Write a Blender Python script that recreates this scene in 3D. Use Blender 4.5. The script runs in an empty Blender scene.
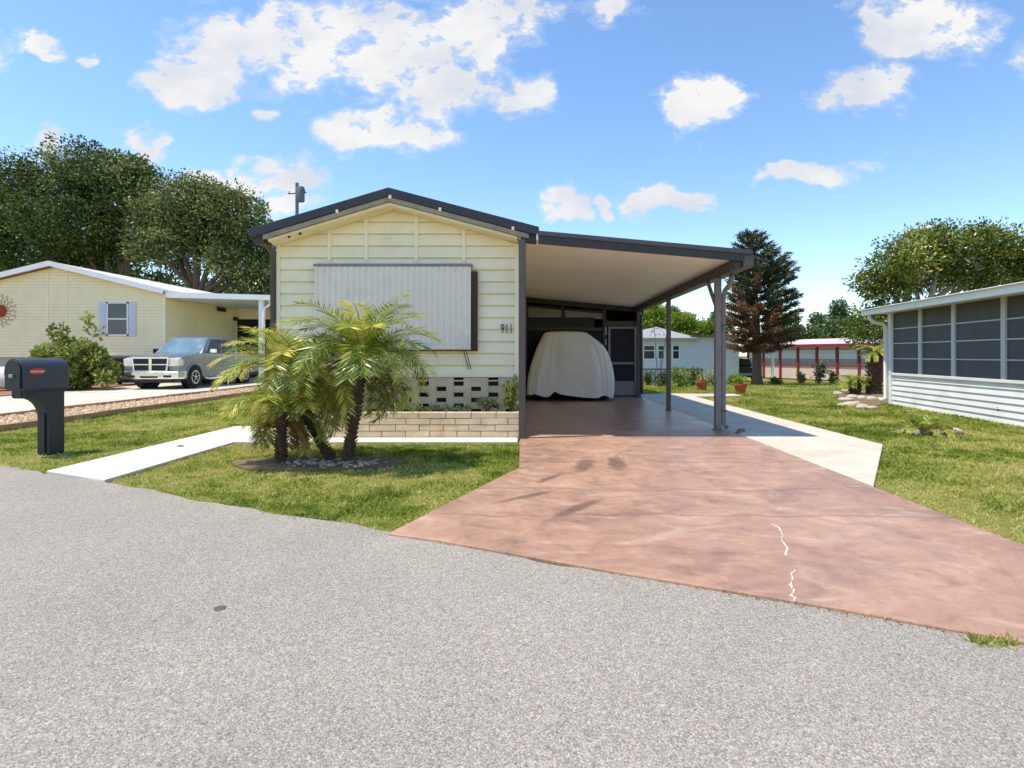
import bpy, bmesh, math, random
import numpy as np
from mathutils import Vector, Matrix

R = math.radians
rng = np.random.default_rng(11)
rnd = random.Random(5)
SC = bpy.context.scene
COL = SC.collection

# ------------------------------------------------------------------ measuring helpers
F, VX, VY, H = 560.0, 535.0, 355.0, 1.2          # focal length in px, vanishing point, eye height


def at(px, py, Y):                                # a photo pixel at depth Y -> metres
    return Vector(((px - VX) * Y / F, Y, H - (py - VY) * Y / F))


def gp(px, py, z=0.0):                            # a photo pixel on level ground
    Y = F * (H - z) / (py - VY)
    return ((px - VX) * Y / F, Y)


def gz(x, y):                                     # the yard falls away a little behind the carport
    k = min(max((y - 17) / 23.0, 0), 1)
    s = min(max(x / 3.0, 0), 1)
    return -0.6 * k * s - 0.03


# ------------------------------------------------------------------ mesh helpers
ROOT = {}


class MB:
    def __init__(s):
        s.v, s.f, s.m = [], [], []

    def add(s, vs, fs, m=0):
        o = len(s.v)
        s.v += [tuple(p) for p in vs]
        s.f += [tuple(i + o for i in f) for f in fs]
        s.m += [m] * len(fs)
        return s

    def box(s, x0, x1, y0, y1, z0, z1, m=0):
        x0, x1 = min(x0, x1), max(x0, x1); y0, y1 = min(y0, y1), max(y0, y1); z0, z1 = min(z0, z1), max(z0, z1)
        vs = [(x, y, z) for z in (z0, z1) for y in (y0, y1) for x in (x0, x1)]
        return s.add(vs, [(0, 2, 3, 1), (4, 5, 7, 6), (0, 1, 5, 4), (2, 6, 7, 3), (0, 4, 6, 2), (1, 3, 7, 5)], m)

    def bar(s, a, b, w, h, m=0, up=(0, 0, 1)):
        a, b = Vector(a), Vector(b)
        d = (b - a).normalized(); u = Vector(up)
        if abs(d.dot(u)) > .99: u = Vector((0, 1, 0))
        sd = d.cross(u).normalized() * w / 2; u2 = sd.cross(d).normalized() * h / 2
        vs = [p + i * sd + j * u2 for p in (a, b) for j in (-1, 1) for i in (-1, 1)]
        return s.add(vs, [(0, 1, 3, 2), (4, 6, 7, 5), (0, 4, 5, 1), (2, 3, 7, 6), (0, 2, 6, 4), (1, 5, 7, 3)], m)

    def prism(s, poly, axis, a, b, m=0):
        n = len(poly)

        def pt(p, t):
            return (t, p[0], p[1]) if axis == 'x' else (p[0], t, p[1]) if axis == 'y' else (p[0], p[1], t)
        vs = [pt(p, a) for p in poly] + [pt(p, b) for p in poly]
        fs = [tuple(range(n))[::-1], tuple(range(n, 2 * n))]
        fs += [(i, (i + 1) % n, n + (i + 1) % n, n + i) for i in range(n)]
        return s.add(vs, fs, m)

    def tube(s, pts, r, n=8, m=0, cap=True):
        pts = [Vector(p) for p in pts]
        rs = r if isinstance(r, (list, tuple)) else [r] * len(pts)
        vs, fs = [], []
        pu = None
        for i, p in enumerate(pts):
            d = (pts[min(i + 1, len(pts) - 1)] - pts[max(i - 1, 0)]).normalized()
            u = pu if pu is not None else Vector((0, 0, 1)) if abs(d.z) < .9 else Vector((1, 0, 0))
            u = (u - d * u.dot(d)).normalized(); pu = u
            w = d.cross(u)
            for k in range(n):
                t = 2 * math.pi * k / n
                vs.append(p + (u * math.cos(t) + w * math.sin(t)) * rs[i])
        for i in range(len(pts) - 1):
            for k in range(n):
                a, b = i * n + k, i * n + (k + 1) % n
                fs.append((a, b, b + n, a + n))
        if cap:
            fs.append(tuple(range(n))[::-1]); fs.append(tuple(range((len(pts) - 1) * n, len(pts) * n)))
        return s.add(vs, fs, m)

    def lathe(s, prof, c=(0, 0, 0), n=16, axis='z', m=0):
        vs, fs = [], []
        for (r, h) in prof:
            for k in range(n):
                t = 2 * math.pi * k / n
                a, b = r * math.cos(t), r * math.sin(t)
                p = (a, b, h) if axis == 'z' else (h, a, b) if axis == 'x' else (b, h, a)
                vs.append((p[0] + c[0], p[1] + c[1], p[2] + c[2]))
        for i in range(len(prof) - 1):
            for k in range(n):
                a, b = i * n + k, i * n + (k + 1) % n
                fs.append((a, b, b + n, a + n))
        fs.append(tuple(range(n))[::-1]); fs.append(tuple(range((len(prof) - 1) * n, len(prof) * n)))
        return s.add(vs, fs, m)

    def rock(s, c, r, m=0, flat=.6):
        bm = bmesh.new(); bmesh.ops.create_icosphere(bm, subdivisions=2, radius=1)
        k = rnd.random() * 50
        vs = []
        for v in bm.verts:
            q = v.co
            d = 1 + .22 * math.sin(q.x * 3.1 + k) * math.cos(q.y * 2.7 + k * 1.3) + .12 * math.sin(q.z * 5 + k * 2)
            vs.append((c[0] + q.x * r * d * 1.2, c[1] + q.y * r * d, c[2] + q.z * r * d * flat))
        fs = [tuple(v.index for v in f.verts) for f in bm.faces]
        bm.free()
        return s.add(vs, fs, m)

    def build(s, name, mats, parent=None, smooth=False, bevel=0, local=False):
        vs = s.v
        if parent is not None and not local:
            Minv = ROOT[parent.name]
            vs = [tuple(Minv @ Vector(p)) for p in vs]
        me = bpy.data.meshes.new(name)
        me.from_pydata(vs, [], s.f)
        if not isinstance(mats, (list, tuple)): mats = [mats]
        for m in mats: me.materials.append(m)
        me.polygons.foreach_set('material_index', s.m)
        bm = bmesh.new(); bm.from_mesh(me); bmesh.ops.recalc_face_normals(bm, faces=bm.faces); bm.to_mesh(me); bm.free()
        if smooth: me.polygons.foreach_set('use_smooth', [True] * len(me.polygons))
        me.update()
        return link(name, me, parent, bevel)


def link(name, data, parent=None, bevel=0):
    o = bpy.data.objects.new(name, data); COL.objects.link(o)
    if parent is not None:
        o.parent = parent; ROOT[o.name] = ROOT[parent.name]
    else:
        ROOT[o.name] = Matrix.Identity(4)
    if bevel:
        b = o.modifiers.new('bevel', 'BEVEL'); b.width = bevel; b.segments = 2; b.limit_method = 'ANGLE'; b.angle_limit = R(40)
    return o


def tag(o, label=None, cat=None, group=None, kind=None):
    if label: o['label'] = label
    if cat: o['category'] = cat
    if group: o['group'] = group
    if kind: o['kind'] = kind
    return o


def thing(name, label, cat, loc=(0, 0, 0), rz=0, group=None):
    o = bpy.data.objects.new(name, None); COL.objects.link(o)
    o.empty_display_size = .2
    o.location = loc; o.rotation_euler = (0, 0, rz)
    ROOT[o.name] = (Matrix.Translation(loc) @ Matrix.Rotation(rz, 4, 'Z')).inverted()
    return tag(o, label, cat, group)


def structure(o): o['kind'] = 'structure'; return o


def np_mesh(name, V, faces_n, mat, parent=None, tint=None, smooth=False):
    """V: (N*k,3) with k consecutive vertices per face"""
    n = len(V); nf = n // faces_n
    if parent is not None:
        M = np.array(ROOT[parent.name]); V = V @ M[:3, :3].T + M[:3, 3]
    me = bpy.data.meshes.new(name)
    me.vertices.add(n); me.vertices.foreach_set('co', V.astype(np.float32).ravel())
    me.loops.add(n); me.loops.foreach_set('vertex_index', np.arange(n, dtype=np.int32))
    me.polygons.add(nf); me.polygons.foreach_set('loop_start', np.arange(0, n, faces_n, dtype=np.int32))
    me.materials.append(mat)
    if tint is not None:
        a = me.attributes.new('tint', 'FLOAT', 'POINT'); a.data.foreach_set('value', np.repeat(tint, faces_n).astype(np.float32))
    me.update(calc_edges=True)
    return link(name, me, parent)


def unit(a): return a / np.maximum(np.linalg.norm(a, axis=-1, keepdims=True), 1e-9)


def leaf_quads(pos, d, L, W, side=None, fold=.0):
    d = unit(d)
    if side is None: side = np.cross(d, unit(rng.normal(size=d.shape)))
    side = unit(side)
    L = np.broadcast_to(np.asarray(L, float).reshape(-1, 1), (len(pos), 1)); W = np.broadcast_to(np.asarray(W, float).reshape(-1, 1), (len(pos), 1))
    nrm = np.cross(d, side)
    mid = pos + d * L * .45 + nrm * W * fold
    return np.stack([pos, mid + side * W / 2, pos + d * L - nrm * L * .08, mid - side * W / 2], 1).reshape(-1, 3)


# ------------------------------------------------------------------ materials
def srgb(r, g, b):
    f = lambda c: (c / 255 / 12.92) if c / 255 <= .04045 else ((c / 255 + .055) / 1.055) ** 2.4
    return (f(r), f(g), f(b), 1)


class NT:
    def __init__(s, nt): s.t = nt

    def n(s, typ, **k):
        nd = s.t.nodes.new(typ)
        for a, b in k.items():
            if a.startswith('i_'):
                key = a[2:]
                key = int(key) if key.isdigit() else key
                nd.inputs[key].default_value = b
            else: setattr(nd, a, b)
        return nd

    def l(s, a, b): s.t.links.new(a, b)

    def math(s, op, a, b=None, c=None, clamp=False):
        nd = s.n('ShaderNodeMath', operation=op, use_clamp=clamp)
        for i, v in enumerate((a, b, c)):
            if v is None: continue
            if isinstance(v, (int, float)): nd.inputs[i].default_value = v
            else: s.l(v, nd.inputs[i])
        return nd.outputs[0]

    def mix(s, fac, a, b, blend='MIX'):
        nd = s.n('ShaderNodeMix', data_type='RGBA', blend_type=blend)
        for i, v in ((0, fac), (6, a), (7, b)):
            if isinstance(v, (int, float)): nd.inputs[i].default_value = v
            elif isinstance(v, tuple): nd.inputs[i].default_value = v
            else: s.l(v, nd.inputs[i])
        return nd.outputs[2]

    def noise(s, vec, scale, detail=4, rough=.55, dist=0):
        nd = s.n('ShaderNodeTexNoise', i_Scale=scale, i_Detail=detail, i_Roughness=rough, i_Distortion=dist)
        if vec is not None: s.l(vec, nd.inputs['Vector'])
        return nd.outputs[0]

    def ramp(s, fac, stops):
        nd = s.n('ShaderNodeValToRGB')
        el = nd.color_ramp.elements
        while len(el) < len(stops): el.new(.5)
        for e, (p, c) in zip(el, stops):
            e.position = p; e.color = c if isinstance(c, tuple) else (c, c, c, 1)
        s.l(fac, nd.inputs[0])
        return nd.outputs[0]


def mat(name, c, rough=.6, var=.12, vscale=3.0, bump=.0, bscale=60., metal=0., spec=.4, dirt=None, dscale=1.2, coat=0.):
    m = bpy.data.materials.new(name); m.use_nodes = True
    t = NT(m.node_tree); b = m.node_tree.nodes['Principled BSDF']
    co = t.n('ShaderNodeTexCoord').outputs['Object']
    nz = t.noise(co, vscale, 6, .6)
    dark = tuple(x * (1 - var) for x in c[:3]) + (1,); lite = tuple(min(1, x * (1 + var)) for x in c[:3]) + (1,)
    colr = t.ramp(nz, [(.3, dark), (.7, lite)])
    if dirt:
        dn = t.noise(co, dscale, 7, .65, .4)
        f = t.ramp(dn, [(.5, 0.), (.72, 1.)])
        colr = t.mix(t.math('MULTIPLY', f, dirt[1]), colr, dirt[0])
    t.l(colr, b.inputs['Base Color'])
    rr = t.math('MULTIPLY_ADD', t.noise(co, vscale * 3, 3), .25, rough - .12, clamp=True)
    t.l(rr, b.inputs['Roughness'])
    b.inputs['Metallic'].default_value = metal
    b.inputs['Specular IOR Level'].default_value = spec
    if coat: b.inputs['Coat Weight'].default_value = coat; b.inputs['Coat Roughness'].default_value = .05
    if bump:
        bn = t.n('ShaderNodeBump', i_Strength=bump, i_Distance=.01)
        t.l(t.noise(co, bscale, 5, .6), bn.inputs['Height']); t.l(bn.outputs[0], b.inputs['Normal'])
    return m


def leaf_mat(name, stops, trans=.35, rough=.5, spec=.3):
    m = bpy.data.materials.new(name); m.use_nodes = True
    t = NT(m.node_tree); b = m.node_tree.nodes['Principled BSDF']; out = m.node_tree.nodes['Material Output']
    a = t.n('ShaderNodeAttribute', attribute_name='tint')
    c = t.ramp(a.outputs['Fac'], stops)
    t.l(c, b.inputs['Base Color']); b.inputs['Roughness'].default_value = rough; b.inputs['Specular IOR Level'].default_value = spec
    tr = t.n('ShaderNodeBsdfTranslucent'); t.l(c, tr.inputs[0])
    mx = t.n('ShaderNodeMixShader', i_0=trans); t.l(b.outputs[0], mx.inputs[1]); t.l(tr.outputs[0], mx.inputs[2])
    t.l(mx.outputs[0], out.inputs[0])
    return m


def ramp3(d, m, l): return [(0., d), (.5, m), (1., l)]


M = {}
M['cream'] = mat('cream paint', srgb(250, 236, 200), .55, .05, 1.5, .05, 90, dirt=(srgb(206, 188, 148), .35))
M['cream_trim'] = mat('cream trim', srgb(250, 237, 206), .55, .04, 2)
M['seam'] = mat('painted board shadow', srgb(196, 178, 138), .8, .25, 5)  # darker tan that paints the shadow line under each lap board
M['soffit'] = mat('cream soffit', srgb(240, 224, 178), .55, .06, 2, dirt=(srgb(170, 140, 90), .4), dscale=2.5)
M['dark_trim'] = mat('dark brown trim', srgb(58, 52, 54), .45, .15, 4)
M['dark_band'] = mat('dark fascia band', srgb(48, 47, 54), .4, .12, 3)
M['drip'] = mat('greyed wood strip', srgb(160, 146, 128), .7, .2, 6, .3, 80)
M['roof'] = mat('white roof coat', srgb(205, 200, 192), .7, .1, 2)
M['white_metal'] = mat('white enamel sheet', srgb(236, 222, 204), .4, .04, 2, dirt=(srgb(180, 170, 160), .35), dscale=2)
M['white'] = mat('white paint', srgb(232, 232, 230), .5, .04, 2)
M['white_warm'] = mat('white siding paint', srgb(228, 226, 222), .5, .05, 2, dirt=(srgb(170, 165, 150), .35), dscale=1.5)
M['brown_wood'] = mat('dark brown wood', srgb(62, 44, 36), .55, .2, 8)
M['grey_post'] = mat('grey painted steel', srgb(122, 114, 112), .45, .1, 4, dirt=(srgb(90, 80, 76), .5), dscale=4)
M['dark_post'] = mat('dark and shaded grey steel', srgb(86, 78, 74), .45, .12, 4)  # dark steel parts, and the shade painted into the inner carport posts
M['ceiling'] = mat('cream carport ceiling', srgb(248, 240, 226), .45, .03, 1.2, dirt=(srgb(225, 205, 180), .35), dscale=1)
M['screen_dark'] = mat('dark insect screen', srgb(38, 38, 44), .65, .25, 2.5, spec=.2)
M['porch_screen'] = mat('grey porch screen', srgb(82, 82, 86), .6, .2, 1.2, spec=.3)
M['screen_grey'] = mat('pale translucent sheet', srgb(150, 146, 138), .6, .1, 2)
M['screen_frame'] = mat('brown aluminium frame', srgb(50, 45, 46), .4, .15, 3)
M['door_grey'] = mat('grey aluminium door', srgb(120, 118, 122), .4, .1, 3)
M['cloth'] = mat('pale grey fabric cover', srgb(224, 219, 214), .8, .05, 3, .25, 250, spec=.2, dirt=(srgb(196, 188, 180), .45), dscale=1.5)
M['rubber'] = mat('black rubber', srgb(32, 32, 33), .8, .2, 12, .2, 80)
M['black'] = mat('black plastic', srgb(24, 24, 26), .5, .2, 6)
M['brick'] = mat('buff brick', srgb(224, 200, 166), .8, .14, 5, .5, 70, dirt=(srgb(190, 150, 115), .5), dscale=3)
M['mortar'] = mat('brown mortar', srgb(140, 108, 84), .9, .2, 12, .5, 80)
M['block'] = mat('painted breeze block', srgb(198, 182, 152), .8, .1, 5, .4, 70, dirt=(srgb(150, 130, 100), .4), dscale=3)
M['soil'] = mat('brown soil', srgb(88, 66, 48), .95, .35, 14, .8, 50)
M['mulch'] = mat('dry mulch', srgb(120, 100, 72), .95, .4, 18, .9, 60)
M['gravel'] = mat('reddish pea gravel', srgb(200, 172, 142), .9, .35, 30, .9, 60)
M['stone'] = mat('pale stone', srgb(190, 176, 158), .85, .2, 7, .6, 30)
M['mail'] = mat('slate blue plastic', srgb(48, 51, 60), .5, .08, 4, .15, 120)
M['mail_top'] = mat('faded slate plastic', srgb(62, 66, 78), .45, .08, 4, .15, 120)
M['red'] = mat('red emblem', srgb(200, 60, 52), .45, .05)
M['red_paint'] = mat('dark red paint', srgb(140, 42, 50), .5, .12, 4)
M['pink_roof'] = mat('weathered pink roof', srgb(214, 186, 186), .6, .08, 3)
M['letter'] = mat('white lettering', srgb(235, 232, 226), .5, .03)
M['num'] = mat('dark grey digits', srgb(62, 58, 66), .5, .1)
M['yellow'] = mat('yellow siding', srgb(251, 236, 192), .5, .04, 2, dirt=(srgb(216, 198, 148), .3))
M['skirt'] = mat('grey skirting', srgb(170, 165, 155), .6, .08, 3)
M['glass'] = mat('dark window glass', srgb(46, 54, 64), .12, .2, 1.5, spec=.6)
M['shutter'] = mat('pale blue grey shutter', srgb(206, 212, 222), .5, .04)
M['rust'] = mat('rusty red metal', srgb(160, 62, 40), .7, .25, 14)
M['terracotta'] = mat('terracotta', srgb(186, 98, 58), .8, .15, 8, .3, 60)
M['bark'] = mat('grey brown bark', srgb(98, 84, 70), .9, .35, 9, .9, 30)
M['bark_dark'] = mat('dark fibrous palm bark', srgb(84, 64, 50), .95, .4, 22, 1., 50)
M['bark_pale'] = mat('pale grey bark', srgb(150, 140, 124), .9, .3, 8, .8, 30)
M['paint_silver'] = mat('silver blue truck paint', srgb(124, 127, 137), .32, .03, 2, metal=.6, coat=.8)
M['chrome'] = mat('chrome', srgb(226, 226, 228), .16, .04, 3, metal=1.)
M['rim'] = mat('alloy rim', srgb(196, 196, 200), .3, .06, 5, metal=.9)
M['truck_glass'] = mat('tinted truck glass', srgb(18, 20, 24), .1, .2, 1, spec=.5)
M['windshield'] = mat('reflective windscreen', srgb(160, 180, 176), .08, .2, 1, metal=.7, spec=1.)
M['lamp_glass'] = mat('clear headlamp', srgb(216, 216, 214), .12, .15, 12, metal=.4, spec=.8)
M['dark_car'] = mat('black car paint', srgb(26, 28, 32), .25, .1, 3, coat=.7)
M['white_shade_tint'] = mat('white wall with shade tint', srgb(206, 214, 226), .6, .05, 1)  # bluish cast of the shade put into the colour of a white wall
M['shingle'] = mat('grey shingle', srgb(150, 150, 152), .85, .12, 6, .3, 40)
M['pole'] = mat('weathered blue grey pole', srgb(92, 100, 114), .8, .15, 6)
M['pipe'] = mat('dark valve', srgb(40, 38, 40), .5, .1)
M['grey_plate'] = mat('dark iron plate', srgb(96, 94, 90), .6, .2, 30, metal=.4)

M['oak_leaf'] = leaf_mat('oak leaves', ramp3(srgb(44, 60, 26), srgb(84, 102, 46), srgb(154, 162, 98)), .22)
M['oak_leaf_b'] = leaf_mat('grey green oak leaves', ramp3(srgb(50, 64, 30), srgb(96, 110, 54), srgb(168, 172, 112)), .22)
M['big_leaf'] = leaf_mat('broad glossy leaves', ramp3(srgb(44, 66, 24), srgb(90, 110, 38), srgb(180, 172, 74)), .22, .35, .5)
M['bright_leaf'] = leaf_mat('bright green leaves', ramp3(srgb(70, 100, 30), srgb(128, 150, 44), srgb(190, 196, 80)), .4)
M['far_leaf'] = leaf_mat('far tree leaves', ramp3(srgb(58, 78, 48), srgb(92, 112, 66), srgb(132, 144, 88)), .3)
M['bush_leaf'] = leaf_mat('mottled bush leaves', ramp3(srgb(66, 84, 36), srgb(130, 142, 62), srgb(216, 208, 130)), .35)
M['palm_leaf'] = leaf_mat('palm leaflets', ramp3(srgb(76, 104, 34), srgb(146, 164, 56), srgb(230, 216, 108)), .3, .35, .6)
M['palm_dead'] = leaf_mat('dry palm leaflets', ramp3(srgb(120, 100, 54), srgb(176, 150, 86), srgb(210, 188, 120)), .3, .7)
M['palm_stem'] = mat('palm stalk', srgb(168, 150, 70), .6, .2, 12)
M['needle'] = leaf_mat('conifer needles', ramp3(srgb(40, 50, 34), srgb(72, 80, 52), srgb(116, 118, 80)), .2)
M['needle_brown'] = leaf_mat('browned conifer needles', ramp3(srgb(74, 52, 38), srgb(118, 88, 64), srgb(166, 128, 98)), .2, .7)
M['grass'] = leaf_mat('grass blades', [(0., srgb(80, 104, 30)), (.32, srgb(134, 154, 52)), (.62, srgb(190, 186, 92)), (1., srgb(222, 202, 144))], .4, .6, .25)


# ------------------------------------------------------------------ ground materials
def ground_mat():
    m = bpy.data.materials.new('lawn ground'); m.use_nodes = True
    t = NT(m.node_tree); b = m.node_tree.nodes['Principled BSDF']
    co = t.n('ShaderNodeTexCoord').outputs['Object']
    n1 = t.noise(co, 1.1, 5, .6, .3); n2 = t.noise(co, 24, 5, .7)
    c1 = t.ramp(n1, [(.32, srgb(104, 112, 52)), (.52, srgb(136, 132, 68)), (.7, srgb(172, 150, 98))])
    c2 = t.ramp(n2, [(.3, srgb(66, 78, 30)), (.7, srgb(158, 156, 82))])
    t.l(t.mix(.5, c1, c2), b.inputs['Base Color']); b.inputs['Roughness'].default_value = .95; b.inputs['Specular IOR Level'].default_value = .1
    bn = t.n('ShaderNodeBump', i_Strength=.8, i_Distance=.03); t.l(n2, bn.inputs['Height']); t.l(bn.outputs[0], b.inputs['Normal'])
    return m


def road_mat():
    m = bpy.data.materials.new('worn pale aggregate asphalt'); m.use_nodes = True
    t = NT(m.node_tree); b = m.node_tree.nodes['Principled BSDF']
    co = t.n('ShaderNodeTexCoord').outputs['Object']
    v = t.n('ShaderNodeTexVoronoi', i_Scale=165., feature='F1'); t.l(co, v.inputs['Vector'])
    v2 = t.n('ShaderNodeTexVoronoi', i_Scale=62., feature='F1'); t.l(co, v2.inputs['Vector'])
    sep = t.n('ShaderNodeSeparateColor'); t.l(v.outputs['Color'], sep.inputs[0])
    sep2 = t.n('ShaderNodeSeparateColor'); t.l(v2.outputs['Color'], sep2.inputs[0])
    peb = t.ramp(sep.outputs[0], [(0., srgb(102, 98, 92)), (.26, srgb(150, 144, 137)), (.78, srgb(176, 170, 162)), (1., srgb(216, 208, 198))])
    peb2 = t.ramp(sep2.outputs[0], [(0., srgb(122, 117, 110)), (.5, srgb(160, 154, 145)), (1., srgb(202, 193, 181))])
    c = t.mix(.22, peb, peb2)
    hue = t.ramp(sep.outputs[1], [(0., srgb(186, 164, 144)), (.5, srgb(172, 168, 160)), (1., srgb(158, 158, 156))])
    c = t.mix(.22, c, hue)
    gap = t.ramp(v.outputs['Distance'], [(.3, 1.), (.7, .45)])
    c = t.mix(.6, c, gap, 'MULTIPLY')
    big = t.ramp(t.noise(co, .55, 6, .6, .5), [(.3, .86), (.7, 1.08)])
    c = t.mix(1., c, big, 'MULTIPLY')
    c = t.mix(1., c, (1.04, .995, .94, 1), 'MULTIPLY')
    t.l(c, b.inputs['Base Color']); b.inputs['Roughness'].default_value = .85; b.inputs['Specular IOR Level'].default_value = .25
    bn = t.n('ShaderNodeBump', i_Strength=.4, i_Distance=.005); bn.invert = True
    t.l(v.outputs['Distance'], bn.inputs['Height']); t.l(bn.outputs[0], b.inputs['Normal'])
    return m


def drive_mat():
    m = bpy.data.materials.new('red stained concrete'); m.use_nodes = True
    t = NT(m.node_tree); b = m.node_tree.nodes['Principled BSDF']
    co = t.n('ShaderNodeTexCoord').outputs['Object']
    n1 = t.noise(co, .8, 9, .66, 1.6); n2 = t.noise(co, 3.0, 8, .7, 1.0); n3 = t.noise(co, 120, 3, .6); n4 = t.noise(co, 14, 6, .7, .5)
    c = t.ramp(n1, [(.32, srgb(122, 90, 78)), (.44, srgb(160, 114, 94)), (.56, srgb(178, 130, 107)), (.66, srgb(190, 146, 122)), (.78, srgb(206, 172, 150))])
    c2 = t.ramp(n2, [(.34, srgb(118, 88, 78)), (.5, srgb(166, 120, 99)), (.62, srgb(182, 136, 113)), (.76, srgb(216, 182, 160))])
    c = t.mix(.45, c, c2)
    for (sc_, sz, lo, hi, am, cc) in (((.45, 2.4, 1), 1.2, .52, .7, .24, srgb(136, 104, 92)), ((2.2, .3, 1), .8, .5, .75, .16, srgb(140, 106, 90)), ((.8, 1.5, 1), 1.7, .54, .68, .34, srgb(210, 178, 156))):
        st = t.n('ShaderNodeMapping'); st.inputs['Scale'].default_value = sc_; st.inputs['Rotation'].default_value = (0, 0, .25); t.l(co, st.inputs[0])
        c = t.mix(t.math('MULTIPLY', t.ramp(t.noise(st.outputs[0], sz, 8, .62, 1.6), [(lo, 0.), (hi, 1.)]), am), c, cc)
    c = t.mix(.4, c, t.ramp(n3, [(.3, .7), (.7, 1.1)]), 'MULTIPLY')
    c = t.mix(.5, c, t.ramp(n4, [(.3, .72), (.7, 1.12)]), 'MULTIPLY')
    hs = t.n('ShaderNodeHueSaturation', i_Hue=.509, i_Saturation=.92, i_Value=1.12); t.l(c, hs.inputs['Color']); c = hs.outputs[0]
    # dark tyre scuffs, each where it lies on the slab
    for (px, py, ln, wd, rot) in ((585, 464, .5, .12, 80), (617, 463, .55, .13, 83), (578, 508, .46, .07, 52), (524, 497, .42, .05, 40), (550, 478, .3, .05, 60)):
        gx, gy = gp(px, py)
        mp = t.n('ShaderNodeMapping', vector_type='TEXTURE'); mp.inputs['Location'].default_value = (gx, gy, 0); mp.inputs['Rotation'].default_value = (0, 0, R(rot)); mp.inputs['Scale'].default_value = (ln, wd, 1)
        t.l(co, mp.inputs[0])
        mp2 = t.n('ShaderNodeVectorMath', operation='MULTIPLY'); t.l(mp.outputs[0], mp2.inputs[0]); mp2.inputs[1].default_value = (1, 1, 0)
        ln_ = t.n('ShaderNodeVectorMath', operation='LENGTH'); t.l(mp2.outputs[0], ln_.inputs[0])
        e = t.math('ADD', ln_.outputs['Value'], t.math('MULTIPLY', t.math('SUBTRACT', n2, .5), 1.2))
        c = t.mix(t.ramp(e, [(.45, .62), (1.1, 0.)]), c, srgb(92, 68, 62))
    # saw-cut joints
    sx = t.n('ShaderNodeSeparateXYZ'); t.l(co, sx.inputs[0])
    wob = t.math('MULTIPLY', t.math('SUBTRACT', t.noise(co, 1.1, 6, .6), .5), .5)
    for yy in (8.15, 6.3, 5.0, 4.2):
        d = t.math('ABSOLUTE', t.math('ADD', t.math('SUBTRACT', sx.outputs[1], yy), wob))
        c = t.mix(t.ramp(d, [(.004, .4), (.03, 0.)]), c, srgb(104, 78, 70))
    t.l(c, b.inputs['Base Color'])
    t.l(t.math('SUBTRACT', t.ramp(n2, [(.3, .36), (.75, .64)]), t.math('MULTIPLY', t.math('SUBTRACT', sx.outputs[1], 8.3, clamp=True), .13)), b.inputs['Roughness']); b.inputs['Specular IOR Level'].default_value = .4
    bn = t.n('ShaderNodeBump', i_Strength=.18, i_Distance=.004); t.l(n3, bn.inputs['Height']); t.l(bn.outputs[0], b.inputs['Normal'])
    return m


M['ground'] = ground_mat(); M['road'] = road_mat(); M['drive'] = drive_mat()
M['concrete'] = mat('pale concrete', srgb(202, 192, 174), .75, .08, 1.5, .2, 90, dirt=(srgb(160, 142, 118), .5), dscale=1.1)
M['path'] = mat('white painted concrete', srgb(208, 203, 195), .7, .05, 1.8, .15, 90, dirt=(srgb(172, 165, 154), .5), dscale=1.4)
M['filler'] = mat('white crack filler', srgb(206, 190, 174), .8, .08, 9)

# ------------------------------------------------------------------ ground, road, paving
xs = np.concatenate([[-900, -400, -200, -100, -60], np.arange(-40, 41, 2.), [60, 100, 200, 400, 900]])
ys = np.concatenate([[-300, -100, -40, -15], np.arange(-6, 61, 2.), [80, 110, 160, 300, 600, 1200]])
g = MB()
g.add([(x, y, gz(x, y)) for y in ys for x in xs], [(j * len(xs) + i, j * len(xs) + i + 1, (j + 1) * len(xs) + i + 1, (j + 1) * len(xs) + i) for j in range(len(ys) - 1) for i in range(len(xs) - 1)])
structure(g.build('ground', M['ground'], smooth=True))

A_, B_ = Vector(gp(0, 463)), Vector(gp(1024, 640))
dr = (B_ - A_).normalized(); nr = Vector((dr.y, -dr.x))           # nr points to the camera side
if nr.y > 0: nr = -nr


def road_edge(x): return A_.y + (x - A_.x) * dr.y / dr.x


r = MB()
ts = np.concatenate([np.linspace(-60, -8, 14), np.linspace(-7.6, 16, 160), np.linspace(17, 70, 14)])
top = [A_ + dr * t + nr * (.025 * math.sin(t * 2.1) + .018 * math.sin(t * 5.7 + 1) + .012 * math.sin(t * 13.3)) for t in ts]
bot = [A_ + dr * t + nr * 9 for t in ts]
vs = [(p.x, p.y, -.016) for p in top] + [(p.x, p.y, -.016) for p in bot]
n_ = len(ts)
r.add(vs, [(i, i + 1, n_ + i + 1, n_ + i) for i in range(n_ - 1)])
structure(r.build('road', M['road']))


def slab(name, poly, z1, m, z0=-.12, bev=.008):
    b = MB(); b.prism(poly, 'z', z0, z1)
    return structure(b.build(name, m, bevel=bev))


DX = 3.09
drive_poly = [(-.22, 16.6), (-.22, 8.1), (-.17, 6.0), gp(388, 533), (-.6, road_edge(-.6) - .02), (.4, road_edge(.4) - .03), (1.4, road_edge(1.4) - .0), (2.4, road_edge(2.4) - .02), (3.6, road_edge(3.6) - .01), (3.2, 2.6), (DX, 3.6), (DX, 16.6)]
slab('driveway', drive_poly, .0, M['drive'])
slab('pavement', [(DX + .006, 5.12), (4.66, 7.5), (4.62, 16.2), (6.1, 16.5), (6.15, 17.3), (4.5, 17.4), (DX + .006, 17.2)], .004, M['concrete'])
slab('path', [(-5.04, 5.78), (-4.12, 5.36), (-4.14, 7.72), (-.24, 7.72), (-.24, 8.13), (-4.14, 8.13), (-4.2, 9.4), (-5.04, 9.4)], .006, M['path'])
slab('neighbour_driveway', [(-10.3, 8.6), (-10.4, 30), (-16.2, 30), (-15.4, 16), (-15.0, 11.2)], .0, M['concrete'])
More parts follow.
